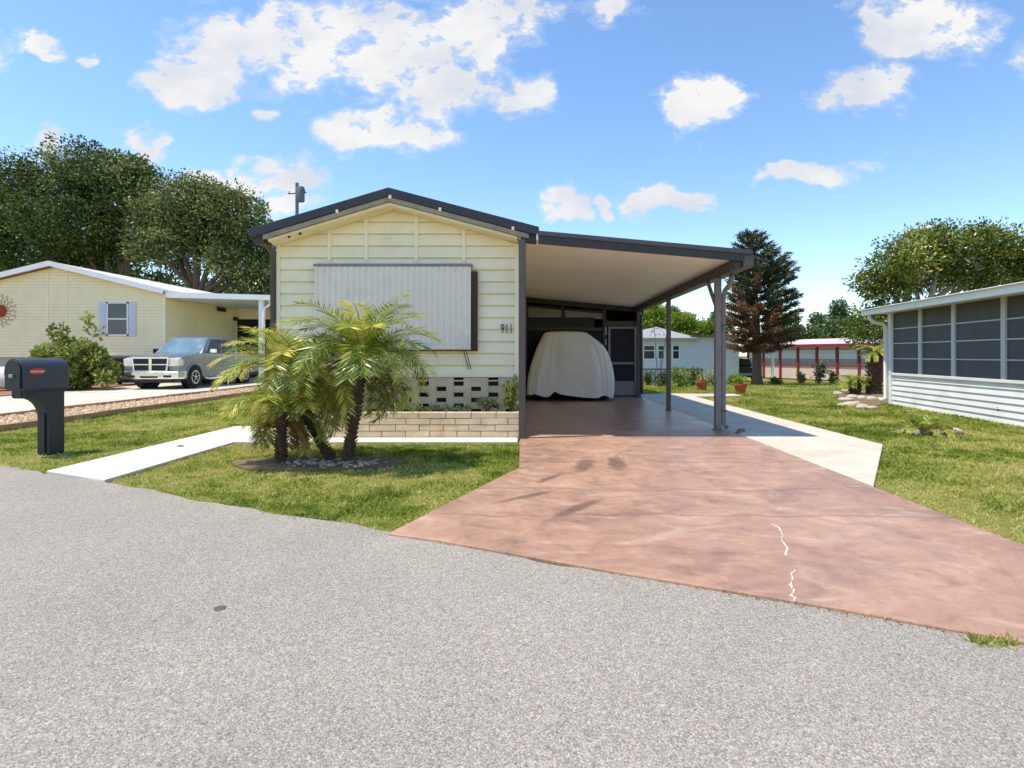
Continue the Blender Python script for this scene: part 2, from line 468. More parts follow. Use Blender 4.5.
slab('gravel_bed', [(-8.62, 9.0), (-8.9, 22), (-10.28, 22), (-10.18, 9.4)], .02, M['gravel'])
# planting bed by the neighbour's bush
slab('mulch_bed', [(-15.6, 16.2), (-16.3, 23.8), (-26, 23.8), (-24, 16.2)], .01, mat('red bark mulch', srgb(150, 104, 78), .95, .35, 16, .9, 40))

# curbs along the gravel bed
for (lab, xa, ya, xb, yb) in (('low timber edging between the lawn strip and the gravel bed', -8.56, 8.9, -8.86, 22), ('low timber edging between the gravel bed and the pale driveway', -10.22, 9.3, -10.34, 22)):
    e = MB()
    k = 6
    for i in range(k):
        t0, t1 = i / k, (i + 1) / k - .006
        e.bar((xa + (xb - xa) * t0, ya + (yb - ya) * t0, .03 + .01 * (i % 2)), (xa + (xb - xa) * t1, ya + (yb - ya) * t1, .03), .09, .1)
    tag(e.build('garden_edging', mat('weathered edging', srgb(150, 122, 96), .85, .25, 8, .5, 40), bevel=.01), lab, 'edging', 'timber edgings of the gravel bed')
gr = MB()
for i in range(1500):
    y = 9.2 + 12.6 * rnd.random(); x = -8.75 - 1.4 * rnd.random() - .02 * (y - 9)
    s = rnd.uniform(.02, .045)
    gr.lathe([(s * .6, -s * .5), (s, 0), (s * .6, s * .5)], (x, y, .03), 5)
tag(gr.build('gravel', M['gravel']), 'reddish pea gravel strip beside the pale driveway', 'gravel', kind='stuff')

# crack filler and patches on the driveway
for pts in ([(772, 524), (777, 527), (780, 530), (783, 536), (782, 541), (787, 547), (786, 556)], [(795, 570), (791, 575), (793, 580), (790, 585), (794, 590), (791, 595), (795, 599), (793, 602)]):
    c = MB(); pp = [gp(*p) for p in pts]
    q_ = [pp[0]]
    for a_, b_ in zip(pp, pp[1:]):
        for k in (1, 2, 3): q_.append((a_[0] + (b_[0] - a_[0]) * k / 3 + (rnd.uniform(-.008, .008) if k < 3 else 0), a_[1] + (b_[1] - a_[1]) * k / 3))
    pp = q_
    rows = []
    for i, p in enumerate(pp):
        w = rnd.uniform(.001, .009)
        rows.append(((p[0] - w, p[1]), (p[0] + w, p[1])))
    vs = []
    for a_, b_ in rows: vs += [(a_[0], a_[1], .003), (b_[0], b_[1], .003), (a_[0] + .002, a_[1], -.004), (b_[0] - .002, b_[1], -.004)]
    fs = []
    for i in range(len(rows) - 1):
        o = i * 4
        fs += [(o, o + 1, o + 5, o + 4), (o + 1, o + 3, o + 7, o + 5), (o + 2, o, o + 4, o + 6)]
    c.add(vs, fs)
    structure(c.build('driveway_crack_filler', M['filler']))
c = gp(220, 605)
t = thing('utility_cover', 'small dark round cover set flush in the asphalt road', 'utility cover', (c[0], c[1], -.016))
MB().lathe([(.022, 0), (.022, .002), (.019, .003)], (0, 0, 0), 18).build('plate', M['grey_plate'], t, local=True)
MB().lathe([(.0225, 0), (.027, 0), (.027, .002), (.0225, .002)], (0, 0, 0), 18).build('rim', M['grey_plate'], t, local=True)


# ------------------------------------------------------------------ house helpers
def lap_front(mb, y, zs, xl, xr, pitch, z0, z1, proud=.018, m=0):
    """lap boards on a wall facing -Y; xl(z), xr(z) give the ends of the wall at height z"""
    z = z0
    while z < z1 - .01:
        zt = min(z + pitch, z1)
        a0, b0, a1, b1 = xl(z), xr(z), xl(zt), xr(zt)
        if b0 - a0 > .02:
            if b1 <= a1: a1 = b1 = (a1 + b1) / 2
            vs = [(a0, y - proud, z), (b0, y - proud, z), (b1, y - .003, zt), (a1, y - .003, zt), (a0, y, z), (b0, y, z)]
            mb.add(vs, [(0, 1, 2, 3)], m)
            mb.add([(a0, y - proud, z), (b0, y - proud, z), (b0, y, z), (a0, y, z), (a0, y - proud - .0015, z - .001), (b0, y - proud - .0015, z - .001), (b0, y - proud - .0015, z + .006), (a0, y - proud - .0015, z + .006)], [(0, 1, 2, 3), (4, 5, 6, 7)], m + 1)  # lip and thin strip carry the board's painted shadow line
        z += pitch
    return mb


# ------------------------------------------------------------------ the mobile home
Y0 = 8.5
XL, XR, XP = -3.90, -.26, -2.14
ZE, ZP = 2.93, 3.50
home = thing('mobile_home', 'cream mobile home with dark roof edge and white corrugated window cover', 'mobile home', (-2.08, Y0, 0))
w = MB()
w.prism([(XL, .86), (XR, .86), (XR, ZE), (XP, ZP), (XL, ZE)], 'y', Y0, 24.5)
w.box(XL + .02, XR - .02, Y0 + .22, 24.3, -.05, .86)
xl = lambda z: XL if z <= ZE else XL + (XP - XL) * (z - ZE) / (ZP - ZE)
xr = lambda z: XR if z <= ZE else XR + (XP - XR) * (z - ZE) / (ZP - ZE)
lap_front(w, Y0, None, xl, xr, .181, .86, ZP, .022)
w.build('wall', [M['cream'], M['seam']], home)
for px in (330, 366.6, 416.6, 464):
    x = (px - VX) * Y0 / F
    ztop = ZE + (ZP - ZE) * (1 - abs(x - XP) / (abs(XL - XP) if x < XP else abs(XR - XP))) - .03
    MB().box(x - .024, x + .024, Y0 - .03, Y0 - .004, 2.62, ztop).build('batten', M['cream_trim'], home)
ct = MB(); ct.box(XR - .05, XR + .012, Y0 - .042, Y0 + .05, .35, ZE - .05)
ct.build('corner_trim', M['cream_trim'], home, bevel=.004)
ct = MB(); ct.box(XL - .012, XL + .04, Y0 - .042, Y0 + .05, .35, ZE - .05)
ct.build('corner_trim', M['cream_trim'], home, bevel=.004)
# roof: slabs, dark edge band, wood strip and soffit under the front overhang
YF = 8.12
pk = at(388, 188, YF); le = at(251, 229.5, YF); re_ = at(537, 227.5, YF)
rf = MB()
for e in (le, re_):
    rf.prism([(pk.x, pk.z), (e.x, e.z), (e.x, e.z - .1), (pk.x, pk.z - .1)], 'y', YF + .03, 24.8)
rf.build('roof', M['roof'], home)
for e in (le, re_):
    fb = MB(); sx = -1 if e.x < pk.x else 1
    fb.prism([(pk.x, pk.z + .012), (e.x + sx * .03, e.z + .012), (e.x + sx * .03, e.z - .118), (pk.x, pk.z - .118)], 'y', YF, YF + .028)
    fb.bar((e.x + sx * .015, YF + .03, e.z - .05), (e.x + sx * .015, 24.8, e.z - .05), .03, .13)
    fb.build('roof_band', M['dark_band'], home, bevel=.006)
    st = MB()
    ex = XL if sx < 0 else XR; zc = lambda x: pk.z + (e.z - pk.z) * (x - pk.x) / (e.x - pk.x)
    xo = e.x + (.16 if sx < 0 else -.12)
    st.prism([(pk.x, pk.z - .12), (xo, zc(xo) - .12), (xo, zc(xo) - .185), (pk.x, pk.z - .185)], 'y', YF + .02, YF + .05)
    st.build('trim_strip', M['drip'], home)
    ec = MB(); xi = ex + sx * .055; ec.prism([(xi, zc(xi) - .102), (e.x, e.z - .102), (e.x, e.z - .19), (xi, zc(xi) - .23)], 'y', YF + .055, YF + .3); ec.build('eave_end', M['dark_trim'], home, bevel=.006)
    sf = MB()
    sf.prism([(pk.x, pk.z - .19), (ex - .0 * sx, zc(ex) - .19), (ex, zc(ex) - .23), (pk.x, pk.z - .23)], 'y', YF + .06, Y0 - .03)
    # sloping cream frieze board seen under the strip
    sf.add([(pk.x, YF + .055, pk.z - .17), (xo, YF + .055, zc(xo) - .17), (ex, Y0 - .035, ZE - .01), (XP, Y0 - .035, ZP - .02)], [(0, 1, 2, 3)])
    sf.build('soffit', M['soffit'], home)
for (px, py) in ((390, 196.5), (337, 211), (440, 209), (513, 228)):
    p = at(px, py, YF); MB().box(p.x - .02, p.x + .02, YF - .004, YF + .03, p.z - .03, p.z + .02).build('bracket', M['soffit'], home, bevel=.006)
for (px, py) in ((300, 233), (496, 231), (289, 236)):
    p = at(px, py, YF + .1); MB().lathe([(.01, 0), (.022, .02), (.022, .05)], (p.x, p.y, p.z - .03), 8).build('soffit_lamp', M['brown_wood'], home)
# downspout and dark trim at the corners
ds = MB(); ds.tube([(XL - .09, Y0 - .25, 2.9), (XL - .09, Y0 - .2, 2.86), (XL - .05, Y0 - .05, 2.72), (XL - .05, Y0 - .05, .1)], .045, 8)
ds.build('downspout', M['dark_post'], home, smooth=True)
tr = MB(); tr.box(XR + .013, XR + .05, Y0 - .02, Y0 + .09, .3, 2.9)
tr.build('dark_corner_trim', M['dark_trim'], home, bevel=.004)
p = at(518, 296, Y0 - .05)
MB().lathe([(.012, 0), (.04, .02), (.045, .07), (.02, .1)], (p.x + .03, p.y, p.z - .05), 10).build('wall_lamp', M['letter'], home, smooth=True)
# corrugated window cover
YC = Y0 - .1
c0, c1 = at(315, 266, YC), at(471, 349, YC)
cv = MB(); nseg = 26 * 8
row = []
for i in range(nseg + 1):
    x = c0.x + (c1.x - c0.x) * i / nseg; ph = (i % 8) / 8
    yy = YC - (.016 if ph < .45 else 0.) - (.004 if ph in (.5, .875) else 0)
    row.append((x, yy))
for zt, zb, off in ((c0.z, c1.z + .03, 0),):
    vs = [(x, y, zt) for x, y in row] + [(x, y - .03, zb) for x, y in row]
    n = len(row)
    cv.add(vs, [(i, i + 1, n + i + 1, n + i) for i in range(n - 1)])
cover = cv.build('window_cover', M['white_metal'], home)
rl = MB(); rl.box(c0.x - .02, c1.x + .02, YC - .02, Y0 - .02, c0.z - .01, c0.z + .035)
rl.build('rail', mat('grey rail', srgb(132, 128, 130), .4, .1), cover, bevel=.006)
lp = MB(); lp.tube([(c0.x, YC - .045, c1.z + .02), (c1.x, YC - .045, c1.z + .02)], .03, 8)
lp.build('bottom_lip', M['white_metal'], cover, smooth=True)
wn = MB(); q0, q1 = at(472, 272, Y0), at(478, 351, Y0)
wn.box(q0.x - .02, q1.x, Y0 - .09, Y0 - .02, q1.z, q0.z)
wn.box(c0.x + .091, q0.x - .021, Y0 - .088, Y0 - .022, q1.z, q1.z + .05); wn.box(c0.x + .03, c0.x + .09, Y0 - .09, Y0 - .02, q1.z, q0.z)
wf = wn.build('window_frame', M['brown_wood'], home, bevel=.004)
MB().box(c0.x + .09, q0.x - .02, Y0 - .05, Y0 - .023, q1.z + .051, q0.z).build('window_pane', M['glass'], wf)
cd = MB()
for dx in (0, .035):
    cd.tube([(at(463, 352, YC).x + dx, YC + .0, c1.z), (at(465, 360, YC).x + dx, YC + .03, c1.z - .12), (at(469, 378, Y0).x + dx, Y0 - .035, .98)], .006, 5)
cd.build('cord', M['brown_wood'], home)
# house number
def lettering(text, size, ext, m, shear=0, name='lettering'):
    cu = bpy.data.curves.new(name, 'FONT'); cu.body = text; cu.size = size; cu.extrude = ext; cu.shear = shear; cu.align_x = 'CENTER'; cu.align_y = 'CENTER'
    tmp = bpy.data.objects.new(name, cu); COL.objects.link(tmp)
    me = bpy.data.meshes.new_from_object(tmp.evaluated_get(bpy.context.evaluated_depsgraph_get()))
    bpy.data.objects.remove(tmp); bpy.data.curves.remove(cu)
    me.name = name; me.materials.clear(); me.materials.append(m)
    return me


for i, ch in enumerate('911'):
    o = link('house_number', lettering(ch, .2, .006, M['num'], 0, 'house_number'), home); p = at(502.6 + 4.3 * i, 329.2, Y0)
    o.location = ROOT[home.name] @ Vector((p.x, Y0 - .038, p.z)); o.rotation_euler = (R(90), 0, 0); o.scale = (.62, 1, 1)
# breeze-block skirting
bs = MB(); ZB0, ZB1 = .0, .855
x1 = -.235; cw, ch_ = .262, .167
ncol = 14
for k in range(ncol):
    xa = x1 - (k + 1) * cw; xb = xa + cw
    ow = .15
    bs.box(xa, xa + (cw - ow) / 2 - .001, Y0 - .06, Y0 + .05, .3, ZB1); bs.box(xb - (cw - ow) / 2 + .001, xb, Y0 - .06, Y0 + .05, .3, ZB1)
    z = .3
    off = .10 if k % 2 else .02
    zz = .3
    holes = [off + .3 + j * ch_ for j in range(4)]
    for hz in holes:
        ha, hb = hz, min(hz + .068, ZB1 - .03)
        if ha > zz: bs.box(xa + (cw - ow) / 2, xb - (cw - ow) / 2, Y0 - .055, Y0 + .045, zz, min(ha, ZB1))
        zz = hb
    if zz < ZB1: bs.box(xa + (cw - ow) / 2, xb - (cw - ow) / 2, Y0 - .055, Y0 + .045, zz, ZB1)
bs.build('block_skirting', M['block'], home)
MB().box(x1 - ncol * cw, x1, Y0 + .08, Y0 + .12, .2, .86).build('skirting_shade_back', M['black'], home)  # black sheet standing in for the shade inside the block openings

# brick planter
pl = thing('brick_planter', 'low buff brick planter along the foot of the cream mobile home', 'planter', (-1.9, 8.15, 0))
bk = MB(); YB = 8.14; zc_ = .0
xA, xB = -3.75, -.215
MBm = MB(); MBm.box(xA + .006, xB - .006, YB + .008, YB + .09, -.05, .36); MBm.box(xB - .1, xB - .008, YB + .09, Y0 - .07, -.05, .36); MBm.box(xA + .01, xA + .1, YB + .09, Y0 - .07, -.05, .36)
for c_ in range(4):
    za = .006 + c_ * .092; x = xB - (.0 if c_ % 2 else .18)
    if not c_ % 2: bk.box(xB - .172, xB, YB, YB + .1, za, za + .084)
    while x > xA + .05:
        ln = rnd.uniform(.34, .4); xa = max(x - ln, xA)
        bk.box(xa + .005, x - .004, YB + rnd.uniform(-.003, .004), YB + .1, za, za + .084)
        x = xa
    bk.box(xB - .1, xB, YB + .108, Y0 - .066, za, za + .084)
bk.build('brick_wall', M['brick'], pl, bevel=.006)
MBm.build('mortar', M['mortar'], pl)
MB().box(xA + .1, xB - .1, YB + .09, Y0 - .07, .0, .33).build('soil', M['soil'], pl)


# ------------------------------------------------------------------ foliage helpers
def rand_leaves(center, radius, n, L, W, up=.2, flat=1.):
    off = unit(rng.normal(size=(n, 3))) * (rng.random((n, 1)) ** .5) * np.array([radius[0], radius[1], radius[2]])
    pos = np.array(center) + off
    d = unit(off / np.array(radius)) * .8 + rng.normal(size=(n, 3)) * .6 + np.array([0, 0, up])
    return leaf_quads(pos, d, L * rng.uniform(.6, 1.2, n), W * rng.uniform(.7, 1.2, n))


def leafy(name, label, cat, base, blobs, n, L, W, mt, stem=True, group=None, stem_h=.3, stem_mat=None):
    t = thing(name, label, cat, base, 0, group)
    Vs = []; tints = []
    tot = sum(b[3] * b[4] * b[5] for b in blobs) ** 1
    ncl = 0
    for b in blobs:
        k = max(6, int(n * b[3] * b[4] * b[5] / tot))
        Vs.append(rand_leaves((base[0] + b[0], base[1] + b[1], base[2] + b[2]), (b[3], b[4], b[5]), k, L, W))
        tints.append(np.clip(rng.normal(.5, .25) * .4 + rng.normal(.5, .25, k) * .6, 0, 1))
    np_mesh('foliage', np.concatenate(Vs), 4, mt, t, np.concatenate(tints))
    if stem:
        s = MB()
        for b in blobs[:14]:
            p = Vector(base); q = p + Vector((b[0], b[1], b[2]))
            s.tube([p + Vector((b[0] * .1, b[1] * .1, 0)), p.lerp(q, .5) + Vector((rnd.uniform(-.03, .03), 0, .04)), q], [.02 + b[5] * .02, .014, .006], 5)
        s.build('stem', stem_mat or M['bark'], t)
    return t


def tree(name, label, cat, base, fork_h, tr, lobes, nclump, nleaf, cr, L, W, lm, bm_, group=None, droop=-.1, tintmu=.45, limb=True, seed=None):
    t = thing(name, label, cat, base, 0, group)
    base = Vector(base)
    lob = np.array(lobes, float)
    wt = (lob[:, 3] * lob[:, 4] * lob[:, 5]) ** .67; wt /= wt.sum()
    idx = rng.choice(len(lob), nclump, p=wt)
    dirs = unit(rng.normal(size=(nclump, 3)))
    rad = rng.uniform(.45, 1.02, (nclump, 1)) ** .7
    rad = rad * (.72 + .42 * (.5 + .5 * np.sin(3.3 * dirs[:, :1] + idx[:, None] * 1.7) * np.cos(3.9 * dirs[:, 2:] + idx[:, None] * 2.3)) + .12 * rng.random((nclump, 1)))
    cen = np.array(base) + lob[idx, :3] + dirs * rad * lob[idx, 3:]
    crs = cr * rng.uniform(.6, 1.35, nclump)
    ci = np.repeat(np.arange(nclump), nleaf)
    n = len(ci)
    off = rng.normal(size=(n, 3)); off *= np.minimum(1, 1.7 / np.maximum(np.linalg.norm(off, axis=1, keepdims=True), .01)); off *= np.array([1, 1, .62]) * crs[ci][:, None]
    pos = cen[ci] + off
    d = unit(off) * .7 + rng.normal(size=(n, 3)) * .7 + dirs[ci] * .3 + np.array([0, 0, droop])
    tint = np.clip(rng.normal(tintmu, .2, nclump)[ci] + rng.normal(0, .11, n) + .06 * dirs[ci][:, 2], 0, 1)
    np_mesh('crown', leaf_quads(pos, d, L * rng.uniform(.6, 1.3, n), W * rng.uniform(.6, 1.2, n), fold=.15), 4, lm, t, tint)
    s = MB()
    top = base + Vector((0, 0, fork_h))
    s.tube([base + Vector((0, 0, -.2)), base + Vector((0, 0, .25)), base.lerp(top, .5) + Vector((tr * .3, 0, 0)), top], [tr * 1.5, tr * 1.08, tr * .9, tr * .8], 10)
    if limb:
        for li, lb in enumerate(lobes):
            c = base + Vector(lb[:3])
            c = c + Vector((0, 0, -.2 * lb[5]))
            m1 = top.lerp(c, .35) + Vector((rnd.uniform(-.4, .4), rnd.uniform(-.4, .4), .1)) * tr * 2
            m2 = top.lerp(c, .7) + Vector((rnd.uniform(-.5, .5), rnd.uniform(-.5, .5), .2)) * tr * 2
            s.tube([top - Vector((0, 0, tr * .4)), m1, m2, c], [tr * .55, tr * .42, tr * .3, tr * .14], 7)
            mine = np.where(idx == li)[0][:9]
            for k in mine:
                e = Vector(cen[k]); a = m2.lerp(c, rnd.random())
                s.tube([a, a.lerp(e, .5) + Vector((rnd.uniform(-1, 1), rnd.uniform(-1, 1), rnd.uniform(-.3, .6))) * tr * .5, e], [tr * .16, tr * .1, tr * .04], 5)
    s.build('trunk', bm_, t, smooth=True)
    return t


def frond_set(root, specs, leaf_m, name, stem_name, nl=48, lw=.013, tint=(.5, .22)):
    """specs: (base, azimuth, elevation, length, droop, leaflet length)"""
    P_, D_, S_, L_, T_ = [], [], [], [], []
    st = MB()
    for (b, az, el, ln, dp, ll) in specs:
        p = Vector(b); pts = [p.copy()]; tg = []
        n = 14
        twist = rnd.uniform(-.35, .35)
        for i in range(n):
            t = i / n; e = el - dp * (t ** 1.25)
            a = az + twist * t
            d = Vector((math.cos(a) * math.cos(e), math.sin(a) * math.cos(e), math.sin(e)))
            p = p + d * ln / n; pts.append(p.copy()); tg.append(d)
        st.tube(pts, [.011 * (1 - .8 * i / n) for i in range(n + 1)], 5)
        ft = rng.normal(tint[0], tint[1])
        for k in range(nl):
            t = .16 + .84 * k / nl
            i = min(int(t * n), n - 1); q = pts[i].lerp(pts[i + 1], t * n - i); d = tg[i]
            sd = d.cross(Vector((0, 0, 1)))
            if sd.length < .1: sd = Vector((1, 0, 0))
            sd.normalize(); up = sd.cross(d).normalized()
            l = ll * (.55 + .6 * math.sin(math.pi * min(1, .12 + t * .8))) * rnd.uniform(.85, 1.1)
            for sg in (-1, 1):
                dd = d * rnd.uniform(.5, .8) + sd * sg * .85 + up * rnd.uniform(.05, .5) + Vector((0, 0, -.28 * t))
                P_.append(q); D_.append(dd); S_.append(up.cross(dd) + sd * .2 + Vector((rnd.uniform(-.4, .4), rnd.uniform(-.4, .4), rnd.uniform(-.4, .4)))); L_.append(l)
                T_.append(min(1, max(0, ft + rnd.gauss(0, .1) + (.15 if t > .8 else 0))))
    np_mesh(name, leaf_quads(np.array([tuple(v) for v in P_]), np.array([tuple(v) for v in D_]), np.array(L_), lw, np.array([tuple(v) for v in S_])), 4, leaf_m, root, np.array(T_))
    if stem_name: st.build(stem_name, M['palm_stem'], root)


def palm(label, base, path, r0, r1, nf, flen, dead=10, seed=0, tint=.5, elr=(-.5, 1.25), group='pygmy date palms in the front lawn'):
    rnd.seed(seed)
    t = thing('date_palm', label, 'palm', base, 0, group)
    pts = [Vector(base) + Vector(p) for p in path]
    # resample for a knobbly trunk
    fine = []
    for i in range(len(pts) - 1):
        for k in range(8): fine.append(pts[i].lerp(pts[i + 1], k / 8))
    fine.append(pts[-1])
    n = len(fine)
    s = MB(); s.tube(fine, [(r0 + (r1 - r0) * i / n) * (1 + (.16 if i % 2 else -.08)) for i in range(n)], 10)
    for i in range(2, n - 1):                                   # old leaf bases
        for k in range(5):
            a = i * 1.1 + k * 1.256; q = fine[i]; rr = r0 + (r1 - r0) * i / n
            o = Vector((math.cos(a), math.sin(a), 0))
            s.bar(q + o * rr * .7, q + o * (rr + .018 + .012 * rnd.random()) + Vector((0, 0, .04)), .026, .016)
    s.build('trunk', M['bark_dark'], t)
    top = pts[-1]
    sp = []
    for i in range(nf):
        az = i * 2.39996 + rnd.uniform(-.25, .25); u = (i + .5) / nf
        el = elr[1] - (elr[1] - elr[0]) * u ** .9 + rnd.uniform(-.12, .12)
        if math.sin(az) < -.45 and el < .45: el = rnd.uniform(.5, .9)
        sp.append((top + Vector((math.cos(az), math.sin(az), 0)) * .04 + Vector((0, 0, .1 * (1 - u))), az, el, flen * rnd.uniform(.8, 1.1), rnd.uniform(1.3, 2.1) * (.75 + .4 * u), .22))
    frond_set(t, sp, M['palm_leaf'], 'crown', 'frond_stalk', tint=(tint, .27))
    if dead:
        sp = []
        for i in range(dead):
            az = i * 2.4 + rnd.uniform(-.4, .4)
            if math.sin(az) < -.3 and dead < 15: az = -az
            sp.append((top + Vector((math.cos(az), math.sin(az), 0)) * .05 - Vector((0, 0, .08)), az, rnd.uniform(-.75, -.2), flen * rnd.uniform(.6, .9), rnd.uniform(.9, 1.4), .15))
        frond_set(t, sp, M['palm_dead'], 'dead_frond', None, nl=24, tint=(.45, .2))
    return t


bC = gp(347, 462); bB = gp(333, 459); bA = gp(281, 462)
def rel(px, py, Y, b): v = at(px, py, Y); return (v.x - b[0], v.y - b[1], v.z)
palm('tallest palm of the front lawn clump with upright dark trunk', (bC[0], bC[1], 0), [(0, 0, -.05), rel(351, 440, bC[1] + .02, bC), rel(357, 405, bC[1] + .03, bC), rel(363, 362, bC[1] + .05, bC)], .05, .042, 58, .9, 6, 3, .42, (-.45, 1.4))
palm('palm of the front lawn clump whose trunk leans to the left', (bB[0], bB[1], 0), [(0, 0, -.05), rel(320, 442, bB[1] + .05, bB), rel(308, 418, bB[1] + .08, bB), rel(299, 380, bB[1] + .1, bB)], .05, .044, 48, .9, 8, 8, .55, (-.5, 1.35))
palm('shortest palm of the front lawn clump with hanging dry fronds', (bA[0], bA[1], 0), [(0, 0, -.05), rel(281, 440, bA[1], bA), rel(282, 412, bA[1], bA)], .05, .046, 12, .6, 12, 15, .55, (-.5, 1.0))
rnd.seed(77)
# mulch ring with pale stones
slab('palm_mulch', [(-2.45 + .95 * math.cos(a) * (1 + .1 * math.sin(3 * a)), 6.28 + .42 * math.sin(a) * (1 + .12 * math.sin(2 * a + 1))) for a in np.linspace(0, 2 * math.pi, 28)[:-1]], -.004, M['mulch'], -.06, 0)
pb = MB()
for i in range(90):
    a = rnd.uniform(0, 6.28); q = rnd.uniform(.2, 1.)
    pb.rock((-2.25 + .62 * q * math.cos(a), 6.2 + .26 * q * math.sin(a), .005), rnd.uniform(.01, .03))
tag(pb.build('pebbles', mat('greyish pebbles', srgb(168, 152, 132), .9, .3, 20, .5, 60), smooth=True), 'pale pebbles heaped round the palm trunks', 'pebbles', kind='stuff')

# plants of the brick planter
p = at(511, 405, 8.32)
leafy('variegated_shrub', 'yellow leaved plant at the carport end of the brick planter', 'plant', (p.x, 8.32, .33), [(0, 0, .32, .09, .06, .18), (.03, 0, .14, .1, .07, .12), (-.05, 0, .22, .07, .05, .1), (.05, 0, .42, .06, .05, .1)], 150, .1, .05, M['bush_leaf'])
for i, (px, wdt, lab) in enumerate(((452, .22, 'low dark green plant in the middle of the brick planter'), (487, .1, 'thin sprig beside the yellow leaved plant in the brick planter'), (425, .16, 'green sprig beside the palm fronds in the brick planter'))):
    p = at(px, 410, 8.3)
    leafy('planter_plant', lab, 'plant', (p.x, 8.3, .33), [(dx * wdt, 0, .05 + .1 * (i == 1), .08, .06, .07) for dx in (-1, -.3, .4, 1)], 160, .06, .03, M['far_leaf'], group='low plants in the brick planter')

# ------------------------------------------------------------------ the carport
cp = thing('carport', 'attached carport with dark edge band and cream sheet ceiling', 'carport', (1.5, 8.9, 0))
YA, YZ = 7.98, 16.35
zl, zr = 2.94, 2.66; xa, xb = .0, 3.09
zx = lambda x: zl + (zr - zl) * (x - xa) / (xb - xa)
rp = MB()
rp.prism([(xa + .02, zx(xa + .02) - .01), (xb, zx(xb) - .01), (xb, zx(xb) - .09), (xa + .02, zx(xa + .02) - .09)], 'y', YA + .03, YZ)
rp.prism([(-.25, zx(-.25) - .012), (xa + .021, zx(xa) - .012), (xa + .021, zx(xa) - .088), (-.25, zx(-.25) - .088)], 'y', YF + .3, YZ)
rp.build('roof_panel', M['ceiling'], cp)
fc = MB()
fc.prism([(xa + .045, zx(xa + .045) + .01), (xb, zr + .01), (xb, zr - .135), (xa + .045, zx(xa + .045) - .15)], 'y', YA, YA + .028)
fc.build('fascia', M['dark_trim'], cp, bevel=.006)
ft = MB(); ft.prism([(xa + .04, zx(xa + .04) + .035), (xb + .01, zr + .035), (xb + .01, zr - .03), (xa + .04, zx(xa + .04) - .03)], 'y', YA - .02, YA - .002)
ft.build('fascia_cap', mat('grey brown cap', srgb(78, 72, 76), .4, .1), cp, bevel=.005)
bmh = MB()
bmh.box(2.86, 2.96, YA + .04, YZ, 2.43, zx(2.96) - .1)
bmh.build('side_beam', M['dark_trim'], cp, bevel=.005)
gt = MB(); gt.box(2.97, 3.12, YA - .01, YZ + .1, 2.46, 2.475); gt.box(3.105, 3.12, YA - .01, YZ + .1, 2.475, 2.63); gt.box(2.965, 2.98, YA, YZ + .1, 2.475, 2.56); gt.box(2.98, 3.105, YA - .01, YA + .005, 2.475, 2.62)
gt.build('gutter', M['dark_post'], cp, bevel=.005)


def post(x, y, zt, m, wd=.095):
    b = MB(); b.box(x - wd / 2, x + wd / 2, y - wd / 2, y + wd / 2, 0, zt)
    for sx in (-1, 1): b.box(x + sx * wd * .52 - .004, x + sx * wd * .52 + .004, y - .02, y + .02, .02, zt - .02)
    o = b.build('post', m, cp, bevel=.008)
    MB().box(x - wd * .8, x + wd * .8, y - wd * .8, y + wd * .8, 0, .012).build('base_plate', m, o, bevel=.003)
    return o


post(2.92, 8.95, 2.43, M['grey_post'])
post(2.91, 12.2, 2.43, M['dark_post'], .085)  # inner posts: shade under the roof put into a darker steel colour
post(2.95, 15.9, 2.43, M['dark_post'], .1)
post(-.185, 8.08, zx(-.185) - .1, M['dark_post'], .09)
br = MB(); br.bar((2.91, 9.0, 1.98), (2.9, 9.42, 2.44), .05, .05); br.build('brace', M['grey_post'], cp, bevel=.006)
dn = MB()
dn.tube([(3.06, 8.7, 2.48), (3.06, 8.72, 2.38), (3.05, 8.78, 2.3), (3.01, 8.88, 2.22), (3.005, 8.93, 2.14), (3.005, 8.93, .1), (3.05, 8.88, .05)], .037, 10)
dn.build('downspout', M['grey_post'], cp, smooth=True)
for z in (.3, 1.65):
    MB().box(2.96, 3.05, 8.885, 8.9, z, z + .03).build('downspout_strap', M['dark_post'], cp)
ob = MB(); ob.box(2.87, 2.9, 8.86, 8.9, .35, .45); ob.build('outlet_box', M['door_grey'], cp, bevel=.006)
dn2 = MB(); dn2.tube([(3.06, 15.95, 2.48), (3.06, 15.9, 2.36), (3.0, 15.8, 2.25), (3.02, 15.8, .1)], .035, 8)
dn2.build('downspout', M['dark_post'], cp, smooth=True)
# a stone by the post foot
tag(MB().rock((3.22, 8.75, .02), .055).rock((3.12, 8.6, .015), .04).build('broken_stone', M['mortar'], smooth=True), 'small brown stones lying at the foot of the front carport post', 'stone')

# ------------------------------------------------------------------ screened room behind the carport
se = thing('screen_room', 'dark screened room at the back of the carport', 'screen room', (1.4, 16.3, 0))
YS = 16.25
zt = lambda x: zx(x) - .1
W_ = lambda px: (px - VX) * YS / F
Zs = lambda py: H - (py - VY) * YS / F
fr = MB()
for px in (526, 604.5, 639):
    x = W_(px); fr.box(x - .05, x + .05, YS - .04, YS + .04, 0, zt(x) - .12)
x = W_(563); fr.box(x - .03, x + .03, YS - .03, YS + .03, Zs(318), zt(x) - .1)
x = W_(583); fr.box(x - .03, x + .03, YS - .03, YS + .03, 0, Zs(331))
fr.bar((W_(526), YS, zt(W_(526)) - .06), (W_(640), YS, zt(W_(640)) - .06), .08, .14)
fr.bar((W_(526), YS, Zs(306)), (W_(606), YS, Zs(313)), .06, .05)
fr.bar((W_(526), YS - .01, Zs(329)), (W_(604), YS - .01, Zs(329)), .06, .09)
fr.box(W_(604), W_(640), YS - .035, YS + .035, Zs(326), Zs(321))
fr.build('frame', M['screen_frame'], se, bevel=.005)
